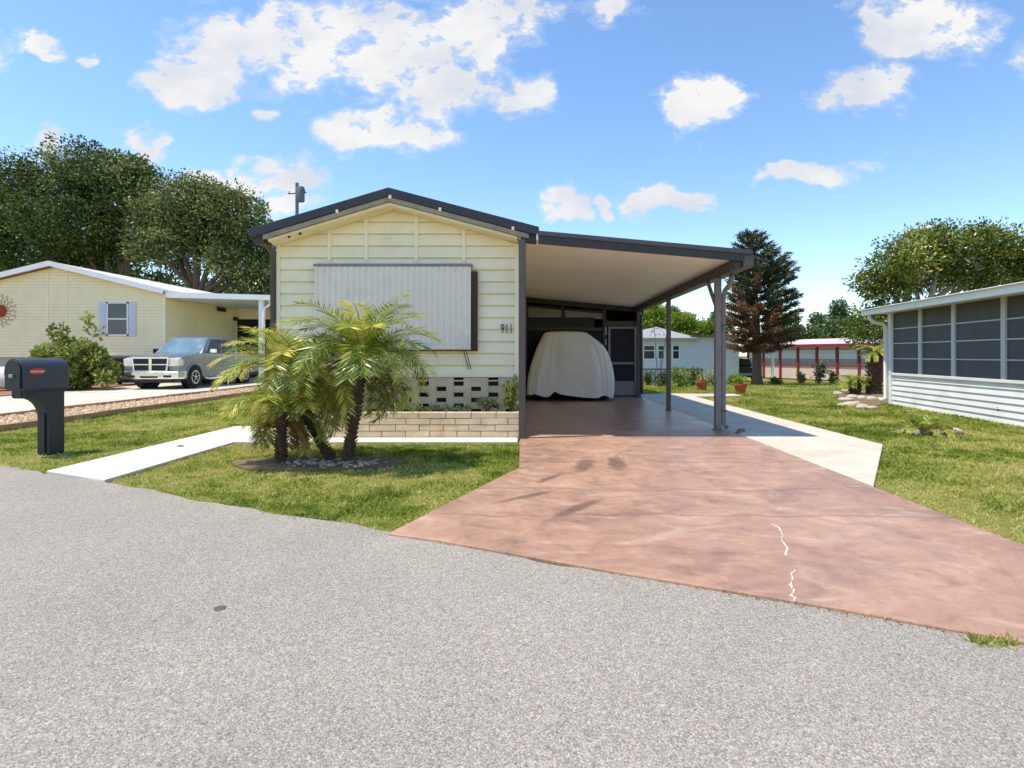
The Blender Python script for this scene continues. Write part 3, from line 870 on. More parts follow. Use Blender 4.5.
up = MB()
for (a, b) in ((528, 561.5), (565, 603)):
    xA_, xB_ = W_(a), W_(b)
    l1 = lambda x: Zs(306 + 7 * (x - W_(526)) / (W_(606) - W_(526))) - .03
    up.add([(xA_, YS + .01, Zs(318)), (xB_, YS + .01, Zs(319)), (xB_, YS + .01, l1(xB_)), (xA_, YS + .01, l1(xA_)),
            (xA_, YS + .016, Zs(318)), (xB_, YS + .016, Zs(319)), (xB_, YS + .016, l1(xB_)), (xA_, YS + .016, l1(xA_))], [(0, 1, 2, 3), (7, 6, 5, 4), (0, 4, 5, 1), (3, 2, 6, 7)])
    up.build('upper_panel', M['screen_grey'], se); up = MB()
    up.box(xA_, xB_, YS + .02, YS + .03, l1(xB_), zt(xB_) - .13)
    up.build('upper_screen', M['screen_dark'], se); up = MB()
vb = MB(); vb.box(W_(528), W_(594), YS - .03, YS + .02, Zs(329), Zs(317.5)); vb.build('valance', M['black'], se)
for (a, b) in ((527, 582), (584, 603)):
    s_ = MB(); s_.box(W_(a), W_(b), YS + .0, YS + .008, .02, Zs(329)); s_.build('screen', M['screen_dark'], se)
dw = MB()
xd0, xd1 = W_(608), W_(636.5); zd = Zs(326.5)
dw.box(xd0, xd0 + .07, YS - .03, YS + .02, .03, zd); dw.box(xd1 - .07, xd1, YS - .03, YS + .02, .03, zd)
dw.box(xd0 + .07, xd1 - .07, YS - .028, YS + .018, zd - .07, zd); dw.box(xd0 + .07, xd1 - .07, YS - .028, YS + .018, Zs(364.5), Zs(362)); dw.box(xd0 + .07, xd1 - .07, YS - .028, YS + .018, .03, .12)
door = dw.build('door', M['door_grey'], se, bevel=.005)
MB().box(xd0 + .07, xd1 - .07, YS - .01, YS, Zs(362), zd - .07).box(xd0 + .07, xd1 - .07, YS - .01, YS, Zs(381), Zs(364.5)).build('door_screen', M['screen_dark'], door)
MB().box(xd0 + .07, xd1 - .07, YS - .02, YS + .01, .12, Zs(381)).build('kick_panel', M['door_grey'], door)
MB().box(xd0 + .02, xd0 + .05, YS - .07, YS - .03, Zs(361), Zs(357)).build('door_handle', M['rim'], door, bevel=.006)
rm = MB()
rm.box(2.93, 2.97, YS + .05, 22, 0, zt(2.97)); rm.prism([(-.25, 0), (2.95, 0), (2.95, zt(2.95)), (-.25, zt(-.25))], 'y', 22, 22.05)
rm.build('room_wall', M['screen_frame'], se)
rr = MB(); rr.prism([(-.25, zt(-.25) + .06), (3.1, zt(3.1) + .06), (3.1, zt(3.1)), (-.25, zt(-.25))], 'y', YZ + .004, 22.2); rr.build('room_roof', M['roof'], se)
x = W_(605)
MB().box(x - .02, x + .04, YS - .1, YS - .045, Zs(335), Zs(327)).box(x - .01, x + .04, YS - .09, YS - .045, Zs(345), Zs(339)).build('switch_box', M['screen_grey'], se, bevel=.006)

# ------------------------------------------------------------------ covered vehicle
YV = 15.3
cvt = thing('covered_vehicle', 'small vehicle under a draped pale grey cloth cover in the carport', 'covered vehicle', (at(569, 397, YV).x, YV, 0))
Xv = lambda px: (px - VX) * YV / F
Zv = lambda py: H - (py - VY) * YV / F
lv = [(393.5, 526.5, 612), (380, 527, 613.5), (365, 530.5, 611), (352, 535, 606.5), (345, 538, 601.5), (340, 540.5, 595), (336.5, 542.5, 590), (333.6, 544, 586.5), (332.6, 545.5, 584)]
NS = 144
vs = []
for li, (py, pl_, pr_) in enumerate(lv):
    z = Zv(py); a, b = Xv(pl_), Xv(pr_); cx, hx = (a + b) / 2, (b - a) / 2
    hy = .62 + .2 * (1 - li / 8.) ** .8
    low = 1 - li / (len(lv) - 1)
    for k in range(NS):
        th = 2 * math.pi * k / NS
        ex = .42
        cx_ = math.copysign(abs(math.cos(th)) ** ex, math.cos(th)); sy_ = math.copysign(abs(math.sin(th)) ** ex, math.sin(th))
        fold = 1 + low ** .8 * (.028 * math.sin(th * 9 + 1.2 + .3 * li) - .045 * max(0, math.sin(th * 17 + 2. + .12 * li)) ** 4 - .045 * max(0, math.sin(th * 25 + .5 - .18 * li)) ** 5) + .012 * math.sin(li * 1.7 + th * 5)
        x = cx + hx * cx_ * (1 if abs(cx_) > .93 else fold); yy = YV + hy * sy_ * fold
        zz = z
        if li == 0:
            zz += .03 * math.sin(th * 5 + .6) + .02 * math.sin(th * 11)
            # the hem gathers up at a slit near the middle of the front
            fx = (x - Xv(554)) / .09
            if math.sin(th) < 0: zz += .14 * math.exp(-fx * fx) - .05 * (cx_ > .2)
        if li < 6 and math.sin(th) < 0:
            fx = (x - Xv(556 - li * .5)) / .05; yy += .05 * low * math.exp(-fx * fx)
            fx = (x - Xv(566 - li)) / .05; yy -= .035 * low * math.exp(-fx * fx)
        vs.append((x, yy, zz))
fs = []
for li in range(len(lv) - 1):
    for k in range(NS):
        a, b = li * NS + k, li * NS + (k + 1) % NS
        fs.append((a, b, b + NS, a + NS))
c_ = len(vs); ztop = Zv(331.4); a, b = Xv(548), Xv(582); vs.append(((a + b) / 2, YV, ztop + .01))
fs += [((len(lv) - 1) * NS + k, (len(lv) - 1) * NS + (k + 1) % NS, c_) for k in range(NS)]
cm = MB(); cm.add(vs, fs)
cov = cm.build('cover', M['cloth'], cvt, smooth=True)
sm = cov.modifiers.new('sub', 'SUBSURF'); sm.levels = 1; sm.render_levels = 1
for (px, yo) in ((537, -.35), (602, -.35), (537, .4), (602, .4)):
    wl = MB(); wl.lathe([(.12, -.09), (.21, -.08), (.23, 0), (.21, .08), (.12, .09)], (Xv(px), YV + yo, .23), 18, 'x')
    wl.build('wheel', M['rubber'], cvt, smooth=True)
MB().box(Xv(534), Xv(605), YV - .35, YV + .4, .22, .3).build('chassis', M['black'], cvt)

# ------------------------------------------------------------------ mailbox
mb = thing('mailbox', 'slate blue plastic mailbox on a wide post beside the road', 'mailbox', (-6.02, 6.95, -.03), R(-104))
mb.scale = (.82, .93, 1.035)
pf = MB()
arc = [(.43, .69)] + [(.1 + .26 * (1 - math.sin(a)), .44 + .25 * math.cos(a)) for a in np.linspace(.15, 1.5, 8)]
pf.prism([(-.13, 0), (.10, 0), (.10, .42)] + arc[::-1] + [(.44, .8), (-.13, .8)], 'y', -.105, .105)
pf.build('post', M['mail'], mb, bevel=.018, local=True)
MB().prism([(.102, .03), (.125, .03), (.125, .5), (.102, .5)], 'y', -.06, .06).build('post_front_shade', M['black'], mb, local=True)  # black panel painting the shade on the post's front face
bd = MB()
sec = [(-.15, .79), (-.15, .96), (-.158, .965), (-.158, 1.03)] + [(-.158 * math.cos(a), 1.03 + .125 * math.sin(a)) for a in np.linspace(.35, math.pi - .35, 9)] + [(.158, 1.03), (.158, .965), (.15, .96), (.15, .79)]
n = len(sec)
stations = [(-.15, .96), (-.135, 1.), (.40, 1.), (.47, .99)]
vs = []
for (x, sc) in stations: vs += [(x + (.05 * (z - .9) if x > .3 else 0), y * sc, .79 + (z - .79) * sc) for y, z in sec]
fs = [(s * n + k, s * n + (k + 1) % n, (s + 1) * n + (k + 1) % n, (s + 1) * n + k) for s in range(3) for k in range(n)]
fs += [tuple(range(n))[::-1], tuple(range(3 * n, 4 * n))]
bd.add(vs, fs); bd.build('box', M['mail_top'], mb, bevel=.012, local=True)
lip = MB(); lip.prism([(-.152, .945), (.485, .945), (.485, .962), (-.152, .962)], 'y', -.162, .162) if False else lip.box(-.14, .45, -.155, .155, .782, .8)
lip.build('ledge', M['mail'], mb, bevel=.006, local=True)
dr_ = MB(); dr_.prism([(y * .86, .8 + (z - .79) * .9) for y, z in sec], 'x', .478, .5)
dd = dr_.build('door', M['black'], mb, bevel=.008, local=True)
MB().box(.5, .525, -.03, .03, .93, .97).build('latch', M['screen_grey'], dd, bevel=.006, local=True)
MB().box(.43, .446, -.08, .08, .705, .785).build('paper_slot', M['black'], mb, local=True)
em = MB()
em.prism([(.3 + .105 * math.cos(a), 1.0 + .036 * math.sin(a)) for a in np.linspace(0, 2 * math.pi, 28)[:-1]], 'y', .157, .164)
emb = em.build('emblem', M['red'], mb, local=True)
o = link('lettering', lettering('Rubbermaid', .036, .0015, M['letter'], .25), emb); o.location = (.3, .1655, 1.0); o.rotation_euler = (R(90), 0, R(180))

# ------------------------------------------------------------------ neighbour's home on the left
YN = 24.0
nx = lambda px: (px - VX) * YN / F
nz_ = lambda py: H - (py - VY) * YN / F
nh = thing('yellow_home', 'pale yellow neighbour home with white roof edge, shuttered window and flat carport', 'house', (-20.6, YN, 0))
XA, XB_, XPk = -25.4, nx(165), nx(55)
ZEa, ZPa = nz_(294), nz_(267)
w = MB(); w.prism([(XA, 1.1), (XB_, 1.1), (XB_, ZEa), (XPk, ZPa), (XA, ZEa)], 'y', YN, 36)
xl2 = lambda z: XA if z <= ZEa else XA + (XPk - XA) * (z - ZEa) / (ZPa - ZEa)
xr2 = lambda z: XB_ if z <= ZEa else XB_ + (XPk - XB_) * (z - ZEa) / (ZPa - ZEa)
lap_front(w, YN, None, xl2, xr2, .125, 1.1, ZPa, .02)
# side wall boards facing the carport
z = 1.1
while z < 3.7:
    w.add([(XB_ + .02, YN, z), (XB_ + .02, 29.7, z), (XB_ + .003, 29.7, z + .125), (XB_ + .003, YN, z + .125), (XB_, YN, z), (XB_, 29.7, z)], [(0, 1, 2, 3), (0, 4, 5, 1)]); z += .125
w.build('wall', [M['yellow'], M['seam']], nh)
MB().box(XA, XB_, YN + .05, 35.8, 0, 1.09).build('skirting', M['skirt'], nh)
MB().box(XB_ - .08, XB_ + .03, YN - .03, YN + .06, 1.1, ZEa - .03).build('corner_trim', M['yellow'], nh)
for px in (48, 67): MB().box(nx(px) - .03, nx(px) + .03, YN - .03, YN - .002, 1.1, nz_(270 if px == 48 else 274)).build('seam_trim', M['yellow'], nh)
for (xe, ze) in ((XA - .3, ZEa - .08), (XB_ + .12, ZEa - .03)):
    rf = MB(); rf.prism([(XPk, ZPa + .2), (xe, ze + .2), (xe, ze + .08), (XPk, ZPa + .08)], 'y', YN - .3, 36.2); rf.build('roof', M['roof'], nh)
    rf = MB(); rf.prism([(XPk, ZPa + .22), (xe, ze + .22), (xe, ze + .0), (XPk, ZPa + .0)], 'y', YN - .34, YN - .302); rf.build('fascia', M['white'], nh)
wa, wb, wc, wd = nx(107.5), nx(129), nz_(302), nz_(336)
f = MB(); f.box(wa, wb, YN - .06, YN - .0, wc, wc - .07); f.box(wa, wb, YN - .06, YN, wd, wd + .07); f.box(wa, wa + .06, YN - .06, YN, wd, wc); f.box(wb - .06, wb, YN - .06, YN, wd, wc); f.box(wa, wb, YN - .055, YN, (wc + wd) / 2 - .03, (wc + wd) / 2 + .03)
wf = f.build('window', M['white'], nh)
MB().box(wa + .06, wb - .06, YN - .035, YN - .025, wd + .07, wc - .07).build('window_pane', M['glass'], wf)
for (a, b) in ((99.5, 107), (129.5, 136.5)):
    s = MB(); s.box(nx(a), nx(b), YN - .045, YN - .02, wd, wc)
    k = 16
    for i in range(k):
        z = wd + .06 + (wc - wd - .12) * i / k
        s.box(nx(a) + .04, nx(b) - .04, YN - .06, YN - .045, z, z + .05)
    s.build('shutter', M['shutter'], nh)
# carport of the neighbour
cr_ = MB(); cr_.prism([(XB_ + .12, nz_(292.5)), (nx(273), nz_(295.5)), (nx(273), nz_(300.5)), (XB_ + .12, nz_(298))], 'y', YN - .2, 32)
cr_.build('carport_roof', M['white'], nh)
for px in (261,):
    ps = MB(); ps.box(nx(px) - .09, nx(px) + .09, YN - .05, YN + .13, 0, nz_(299)); ps.build('carport_post', M['white'], nh, bevel=.02)
ps = MB(); ps.tube([(nx(273) - .1, YN - .1, nz_(301)), (nx(272), YN - .1, nz_(304)), (nx(265), YN - .1, nz_(309)), (nx(264), YN - .1, .1)], .06, 8); ps.build('downspout', M['white'], nh, smooth=True)
for y in (27.5,):
    ps = MB(); ps.box(nx(261) - .09, nx(261) + .09, y, y + .18, 0, 3.7); ps.build('carport_post', M['white'], nh)
bw = MB(); bw.box(XB_ + .004, -11, 29.72, 29.8, 3.1, 3.8); bw.build('rear_wall', M['yellow'], nh)
MB().box(XB_ + .03, -11.2, 29.75, 29.78, 0, 3.1).build('rear_screen', M['screen_dark'], nh)
for (px, py, Yq) in ((217, 309.5, 28.2), (232.5, 319, 29.7)):
    z = H - (py - VY) * Yq / F
    MB().box(XB_ + .03, XB_ + .12, Yq - .35, Yq + .35, z - .1, z + .1).build('wall_sign', M['brown_wood'], nh, bevel=.02)

# sun ornament
cx, cz = nx(1), nz_(311)
so = thing('sun_ornament', 'rust red sun shaped metal ornament hung on the yellow gable wall', 'wall ornament', (cx, YN - .05, cz))
MB().lathe([(.0, -.03), (.2, -.02), (.26, 0), (.26, .02)], (0, -.02, 0), 24, 'y').build('disc', M['rust'], so, smooth=True, local=True)
ra = MB()
for k in range(18):
    a = k * 2 * math.pi / 18; pts = []
    for i in range(9):
        q = .26 + .46 * i / 8; aa = a + .11 * math.sin(i * 1.5 + k)
        pts.append((q * math.cos(aa), 0, q * math.sin(aa)))
    ra.tube(pts, .011, 4)
ra.build('ray', M['rust'], so, local=True)

# bush in front, bin, pale boulder
bp = at(72, 389, 19.4)
bl = []
rnd.seed(21)
for i in range(60):
    a = rnd.uniform(0, 6.28); q = rnd.random() ** .5; hh = rnd.random()
    bl.append((1.5 * q * math.cos(a) * (1 - .45 * hh), .9 * q * math.sin(a), .3 + 1.5 * hh * (1 - .35 * q), .3, .3, .26))
for (px, py) in ((88, 318), (88, 326), (62, 328), (52, 331), (66, 335), (54, 338), (99, 333)):
    v = at(px, py, 19.4); bl.append((v.x - bp.x, 0, v.z, .14, .14, .24))
leafy('flowering_bush', 'large yellow green bush in front of the yellow house wall', 'bush', (bp.x, 19.4, 0), bl, 12000, .17, .09, M['bush_leaf'])
v = at(123, 384, 22.6)
bn_ = thing('wheeled_bin', 'dark bin standing between the yellow green bush and the silver truck', 'bin', (v.x, 22.6, 0))
b = MB(); b.add([(v.x + sx * hw, 22.6 + sy * hw, z) for z, hw in ((.1, .3), (1.05, .4)) for sx, sy in ((-1, -1), (1, -1), (1, 1), (-1, 1))], [(0, 1, 2, 3), (4, 5, 6, 7), (0, 1, 5, 4), (1, 2, 6, 5), (2, 3, 7, 6), (3, 0, 4, 7)])
b.build('body', M['black'], bn_, bevel=.03)
b = MB(); b.prism([(22.16, 1.06), (23.04, 1.06), (23.04, 1.12), (22.6, 1.18), (22.16, 1.12)], 'x', v.x - .43, v.x + .43); b.build('lid', M['mail'], bn_, bevel=.02)
for sx in (-1, 1): MB().lathe([(.06, -.03), (.12, -.03), (.12, .03), (.06, .03)], (v.x + sx * .34, 22.9, .12), 14, 'x').build('wheel', M['rubber'], bn_)
v = at(5, 389, 18.8)
tag(MB().rock((v.x, 18.8, .4), .5, 0, .85).build('boulder', mat('whitish boulder', srgb(214, 206, 198), .85, .15, 4, .5, 20), smooth=True), 'whitish boulder behind the mailbox at the edge of the yellow house', 'boulder')

# ------------------------------------------------------------------ the pickup truck
tk = thing('pickup_truck', 'silver crew cab pickup truck with chrome bumper on the neighbour driveway', 'pickup truck', (-13.36, 19.45, 0))
L = dict(parent=tk, local=True)
S = .97
side = [(.22, .36)] + [(.95 - .47 * math.cos(a), .40 + .47 * math.sin(a)) for a in np.linspace(.0, math.pi, 13)]
side += [(1.45, .36), (4.0, .36)] + [(4.5 - .47 * math.cos(a), .40 + .47 * math.sin(a)) for a in np.linspace(.0, math.pi, 13)]
side += [(5.02, .42), (5.75, .48), (5.78, 1.26), (4.05, 1.28), (1.5, 1.27), (1.0, 1.235), (.4, 1.17), (.16, 1.1), (.08, 1.0), (.06, .62)]
b = MB(); b.prism(side, 'x', -S, S); bo = b.build('body', M['paint_silver'], smooth=True, bevel=.085, **L)
bo.modifiers['bevel'].segments = 4; bo.modifiers['bevel'].harden_normals = True
for sx in (-1, 1):
    for yc in (.95, 4.5):
        fl_ = MB(); pts_ = [(sx * .955, yc - .5 * math.cos(a), .40 + .5 * math.sin(a)) for a in np.linspace(-.05, math.pi + .05, 15)]
        fl_.tube(pts_, .05, 8); fl_.build('fender', M['paint_silver'], smooth=True, **L)
ib = MB(); ib.box(-.8, .8, .3, 5.6, .3, .85); ib.build('underbody', M['black'], **L)
hd = MB()
vs = []
for (y, zz) in ((.2, 1.12), (.5, 1.195), (1.0, 1.255), (1.62, 1.30)):
    for (x, dz) in ((-.9, -.03), (-.62, .012), (-.45, .0), (0, .022), (.45, .0), (.62, .012), (.9, -.03)): vs.append((x, y, zz + dz))
hd.add(vs, [(r_ * 7 + k, r_ * 7 + k + 1, r_ * 7 + 8 + k, r_ * 7 + 7 + k) for r_ in range(3) for k in range(6)])
hd.build('hood', M['paint_silver'], smooth=True, **L)
cabB = [(-.92, 1.5), (.92, 1.5), (.93, 4.05), (-.93, 4.05)]; cabT = [(-.745, 2.22), (.745, 2.22), (.755, 3.96), (-.755, 3.96)]
zb_, zt_ = 1.25, 1.86
cb = MB(); cb.add([(x, y, zb_) for x, y in cabB] + [(x, y, zt_) for x, y in cabT] + [(x * .86, 2.42 if y < 3 else 3.72, zt_ + .05) for x, y in cabT],
                  [(0, 1, 5, 4), (1, 2, 6, 5), (2, 3, 7, 6), (3, 0, 4, 7), (4, 5, 9, 8), (5, 6, 10, 9), (6, 7, 11, 10), (7, 4, 8, 11), (8, 9, 10, 11)])
cb.build('cab', M['paint_silver'], smooth=True, bevel=.06, **L)
bpy.data.objects['cab'].modifiers['bevel'].harden_normals = True


def on_quad(q, u, v, off):
    p = q[0].lerp(q[1], u).lerp(q[3].lerp(q[2], u), v)
    nn = (q[1] - q[0]).cross(q[3] - q[0]).normalized()
    return p + nn * off


def cabq(i, j): return [Vector((*cabB[i], zb_)), Vector((*cabB[j], zb_)), Vector((*cabT[j], zt_)), Vector((*cabT[i], zt_))]


def panel(name, q, uv, m, off=.012, th=.02):
    b = MB(); n = len(uv)
    vs = [on_quad(q, u, v, off) for u, v in uv] + [on_quad(q, u, v, off - th) for u, v in uv]
    b.add(vs, [tuple(range(n)), tuple(range(n, 2 * n))[::-1]] + [(i, (i + 1) % n, n + (i + 1) % n, n + i) for i in range(n)])
    return b.build(name, m, **L)


panel('windscreen', cabq(0, 1), [(.06, .07), (.94, .07), (.93, .93), (.07, .93)], M['windshield'])
qs = cabq(1, 2)
panel('window', qs, [(.10, .07), (.48, .07), (.48, .9), (.10, .9)], M['truck_glass'])
panel('window', qs, [(.52, .07), (.90, .07), (.88, .9), (.52, .9)], M['truck_glass'])
qs = cabq(3, 0)
panel('window', qs, [(.12, .1), (.47, .1), (.47, .86), (.16, .86)], M['glass'])
panel('window', qs, [(.53, .1), (.87, .1), (.90, .86), (.52, .86)], M['glass'])
panel('rear_window', cabq(2, 3), [(.1, .1), (.9, .1), (.9, .85), (.1, .85)], M['glass'])
for sx in (-1, 1):
    for (ya, yb) in ((1.56, 2.74), (2.77, 3.9)):
        d = MB(); d.box(sx * (S - .01), sx * (S + .008), ya, yb, .44, 1.25)
        do = d.build('door', M['paint_silver'], bevel=.006, **L)
        h_ = MB(); h_.box(sx * (S + .01), sx * (S + .035), yb - .3, yb - .1, 1.05, 1.09); h_.build('handle', M['chrome'], do, bevel=.01, local=True)
    mr = MB(); mr.box(sx * .98, sx * 1.19, 1.86, 1.98, 1.27, 1.44); mr.box(sx * .9, sx * 1.0, 1.88, 1.95, 1.29, 1.35)
    mr.build('mirror', M['chrome'] if sx > 0 else M['black'], bevel=.025, **L)
    rb = MB(); rb.tube([(sx * 1.0, 1.5, .36), (sx * 1.05, 1.6, .33), (sx * 1.05, 3.9, .33), (sx * 1.0, 4.0, .36)], .045, 8); rb.build('running_board', M['chrome'], smooth=True, **L)
    hl = MB(); hl.prism([(sx * .56, .80), (sx * .975, .82), (sx * .975, 1.07), (sx * .60, 1.08)], 'y', .03, .3); hlo = hl.build('headlight', M['lamp_glass'], bevel=.03, **L)
    ll = MB(); ll.box(sx * .62, sx * .9, .018, .032, .83, .86); ll.build('lens', M['chrome'], hlo, local=True)
    fl = MB(); fl.lathe([(.04, -.035), (.04, -.03)], (sx * .62, 0, .47), 10, 'y') if False else fl.box(sx * .5, sx * .74, -.085, -.05, .42, .5); fl.build('fog_light', M['black'], bevel=.01, **L)
    for yc in (.95, 4.5):
        wx = sx * .87
        ty = MB(); ty.lathe([(.24, -.12), (.36, -.13), (.40, -.1), (.405, 0), (.40, .1), (.36, .13), (.24, .12)], (wx, yc, .4), 28, 'x')
        tyo = ty.build('wheel', M['rubber'], smooth=True, **L)
        ri = MB(); xo = wx + sx * .115
        ri.lathe([(.245, -.02), (.245, .02), (.205, .02), (.205, -.02)], (xo, yc, .4), 28, 'x')
        ri.lathe([(.06, -.03), (.06, .025), (.03, .03)], (xo, yc, .4), 14, 'x')
        for k in range(5):
            a = k * 2 * math.pi / 5 + .3
            ri.bar((xo, yc + .05 * math.cos(a), .4 + .05 * math.sin(a)), (xo, yc + .21 * math.cos(a), .4 + .21 * math.sin(a)), .025, .075, 0, (1, 0, 0))
        ri.build('rim', M['rim'], tyo, local=True)
        bk_ = MB(); bk_.lathe([(.2, -.01), (.2, .01)], (wx + sx * .09, yc, .4), 20, 'x'); bk_.build('brake', M['black'], tyo, local=True)
        aw = MB(); aw.lathe([(.46, -.03), (.46, .2)], (sx * .76, yc, .4), 24, 'x'); aw.build('wheel_well', M['black'], **L)
gl = MB(); gl.box(-.57, .57, .01, .09, .65, 1.08); glo = gl.build('grille', M['black'], bevel=.01, **L)
gs = MB()
outer = [(-.63, 1.1), (.63, 1.1), (.56, .63), (-.56, .63)]
for i in range(4):
    a_, b_ = outer[i], outer[(i + 1) % 4]; gs.bar((a_[0], 0, a_[1]), (b_[0], 0, b_[1]), .06, .055, 0, (0, 1, 0))
gs.box(-.055, .055, -.02, .03, .66, 1.07); gs.box(-.57, .57, -.012, .028, .845, .89)
gs.build('grille_bars', M['chrome'], glo, bevel=.012, local=True)
bpn = MB()
vs = []
for (x, y) in ((-1.0, .25), (-.95, .02), (-.6, -.06), (0, -.09), (.6, -.06), (.95, .02), (1.0, .25)):
    vs += [(x, y + .03, .36), (x, y, .42), (x, y, .6), (x, y + .05, .64), (x, y + .16, .64), (x, y + .16, .36)]
bpn.add(vs, [(i * 6 + k, i * 6 + (k + 1) % 6, i * 6 + 6 + (k + 1) % 6, i * 6 + 6 + k) for i in range(6) for k in range(6)] + [(0, 1, 2, 3, 4, 5), (36, 37, 38, 39, 40, 41)])
bpn.build('bumper', M['chrome'], bevel=.01, **L)
MB().box(-.75, .75, .03, .15, .24, .36).build('air_dam', M['black'], bevel=.02, **L)
MB().box(-.3, .3, -.098, -.08, .40, .47).build('intake', M['black'], bevel=.01, **L)
tb = MB(); tb.box(-.9, .9, 5.76, 5.86, .5, .68); tb.build('rear_bumper', M['chrome'], bevel=.02, **L)

# ------------------------------------------------------------------ utility pole behind
v = at(297, 183, 36)
up_ = thing('utility_pole', 'utility pole with grey transformer rising above the cream home roof', 'utility pole', (v.x, 36, 0))
MB().tube([(v.x, 36, -.1), (v.x, 36, v.z)], [.14, .1], 10).build('pole', M['pole'], up_)
b = MB(); b.lathe([(.2, v.z - 1.25), (.24, v.z - 1.2), (.24, v.z - .35), (.18, v.z - .28)], (v.x + .3, 35.85, 0), 14); b.build('transformer', M['pole'], up_, smooth=True)
b = MB(); b.bar((v.x - .6, 36, v.z - .7), (v.x + .6, 36, v.z - .62), .06, .06); b.build('crossarm', M['bark'], up_)
for dx in (-.5, 0, .5): MB().lathe([(.03, 0), (.05, .06), (.03, .14)], (v.x + dx, 36, v.z - .62 + .08 * dx), 8).build('insulator', M['screen_grey'], up_)

# ------------------------------------------------------------------ big trees on the left
def lobes_px(items, Y, base):
    out = []
    for (px, py, rx, rz, dy) in items:
        v = at(px, py, Y + dy); s = (Y + dy) / F
        out.append((v.x - base[0], v.y - base[1], v.z - base[2], rx * s, max(rx * s * .8, 1.2), rz * s))
    return out


b1 = at(120, 380, 41); b1 = (b1.x, 41, 0)
tree('oak_tree', 'tallest oak behind the yellow house with a dark rounded crown', 'tree', b1, 4.2, .42,
     lobes_px([(92, 175, 48, 30, 0), (40, 190, 45, 32, 1), (10, 215, 35, 40, 0), (125, 190, 38, 28, -1), (75, 225, 60, 30, -1), (125, 235, 40, 28, 0), (30, 250, 45, 30, 2), (-30, 230, 50, 50, 3), (140, 182, 20, 16, 0), (90, 255, 50, 22, 2)], 41, b1), 800, 90, .66, .25, .15, M['oak_leaf'], M['bark'], 'oaks behind the yellow house', tintmu=.42)
b2 = at(196, 380, 37); b2 = (b2.x, 37, 0)
tree('oak_tree', 'spreading oak with bare lower limbs beside the cream mobile home', 'tree', b2, 4.6, .38,
     lobes_px([(196, 198, 30, 20, 0), (222, 212, 34, 22, 0), (175, 222, 34, 20, 1), (250, 235, 24, 24, 0), (205, 240, 36, 16, 1), (240, 262, 28, 20, 0), (262, 262, 16, 34, 1), (265, 290, 14, 22, 0), (155, 245, 22, 14, -1), (160, 215, 18, 20, 2), (178, 262, 18, 10, 2)], 37, b2), 480, 90, .58, .22, .14, M['oak_leaf_b'], M['bark'], 'oaks behind the yellow house', tintmu=.5)
b3 = at(165, 380, 52); b3 = (b3.x, 52, 0)
tree('oak_tree', 'farther oak filling the gap low between the two big oaks', 'tree', b3, 3.5, .35,
     lobes_px([(150, 285, 30, 16, 0), (190, 292, 26, 12, 0), (235, 292, 30, 12, 1), (110, 282, 34, 14, 0)], 52, b3), 150, 50, .6, .34, .2, M['oak_leaf'], M['bark'], 'oaks behind the yellow house', tintmu=.35)

# ------------------------------------------------------------------ back right: white house, trees, red house
def ground_at(x, y): return gz(x, y) + .02


YW = 34.0
zg = gz(8, 34)
wx = lambda px: (px - VX) * YW / F
wz = lambda py: H - (py - VY) * YW / F
wh = thing('white_house', 'white house with grey shingle gable beyond the carport posts', 'house', (8, YW, zg))
b = MB(); b.prism([(wx(628), zg), (wx(692), zg), (wx(692), wz(337)), (wx(664), wz(337)), (wx(628), wz(337))], 'y', YW, 44)
b.box(wx(692), wx(739), YW + .01, 44, zg, wz(337)); b.build('wall', M['white_shade_tint'], wh)
b = MB()
b.add([(wx(624), YW - .4, wz(338)), (wx(696), YW - .4, wz(338)), (wx(664), YW + 2.2, wz(325)), (wx(624), 44.4, wz(338)), (wx(696), 44.4, wz(338)), (wx(664), 42, wz(325))], [(0, 1, 2), (1, 4, 5, 2), (0, 2, 5, 3), (3, 5, 4)])
b.box(wx(624), wx(696), YW - .4, 44.4, wz(340), wz(338) - .01); b.build('roof', M['shingle'], wh)
b = MB(); b.box(wx(690), wx(742), YW - .3, 44, wz(337), wz(335)); b.build('flat_roof', M['bark'], wh)
for (a, c_) in ((643, 655), (657.5, 664.5), (672, 679.5)):
    f = MB(); f.box(wx(a), wx(c_), YW - .05, YW - .005, wz(360), wz(345)); fo = f.build('window', M['white'], wh)
    MB().box(wx(a) + .06, wx(c_) - .06, YW - .07, YW - .05, wz(358.5), wz(351)).box(wx(a) + .06, wx(c_) - .06, YW - .07, YW - .05, wz(350), wz(346)).build('window_pane', M['glass'] if a != 672 else M['black'], fo)
b = MB(); b.bar((wx(640), YW - .5, wz(369)), (wx(700), YW - .5, wz(369)), .06, .08)
for k in range(14): x = wx(640) + (wx(700) - wx(640)) * k / 13; b.bar((x, YW - .5, zg), (x, YW - .5, wz(369)), .04, .04)
b.build('railing', M['dark_post'], wh)
b = MB(); b.box(wx(736), wx(768), YW - 1.0, 42, wz(348.5), wz(346)); b.build('side_carport_roof', M['white'], wh)
b = MB(); b.box(wx(766), wx(768), YW - .9, YW - .75, zg, wz(348.5)); b.build('side_carport_post', M['white'], wh)
b = MB(); b.box(wx(739), wx(768), 41.9, 42, zg, wz(348.5)); b.build('carport_back', M['black'], wh)

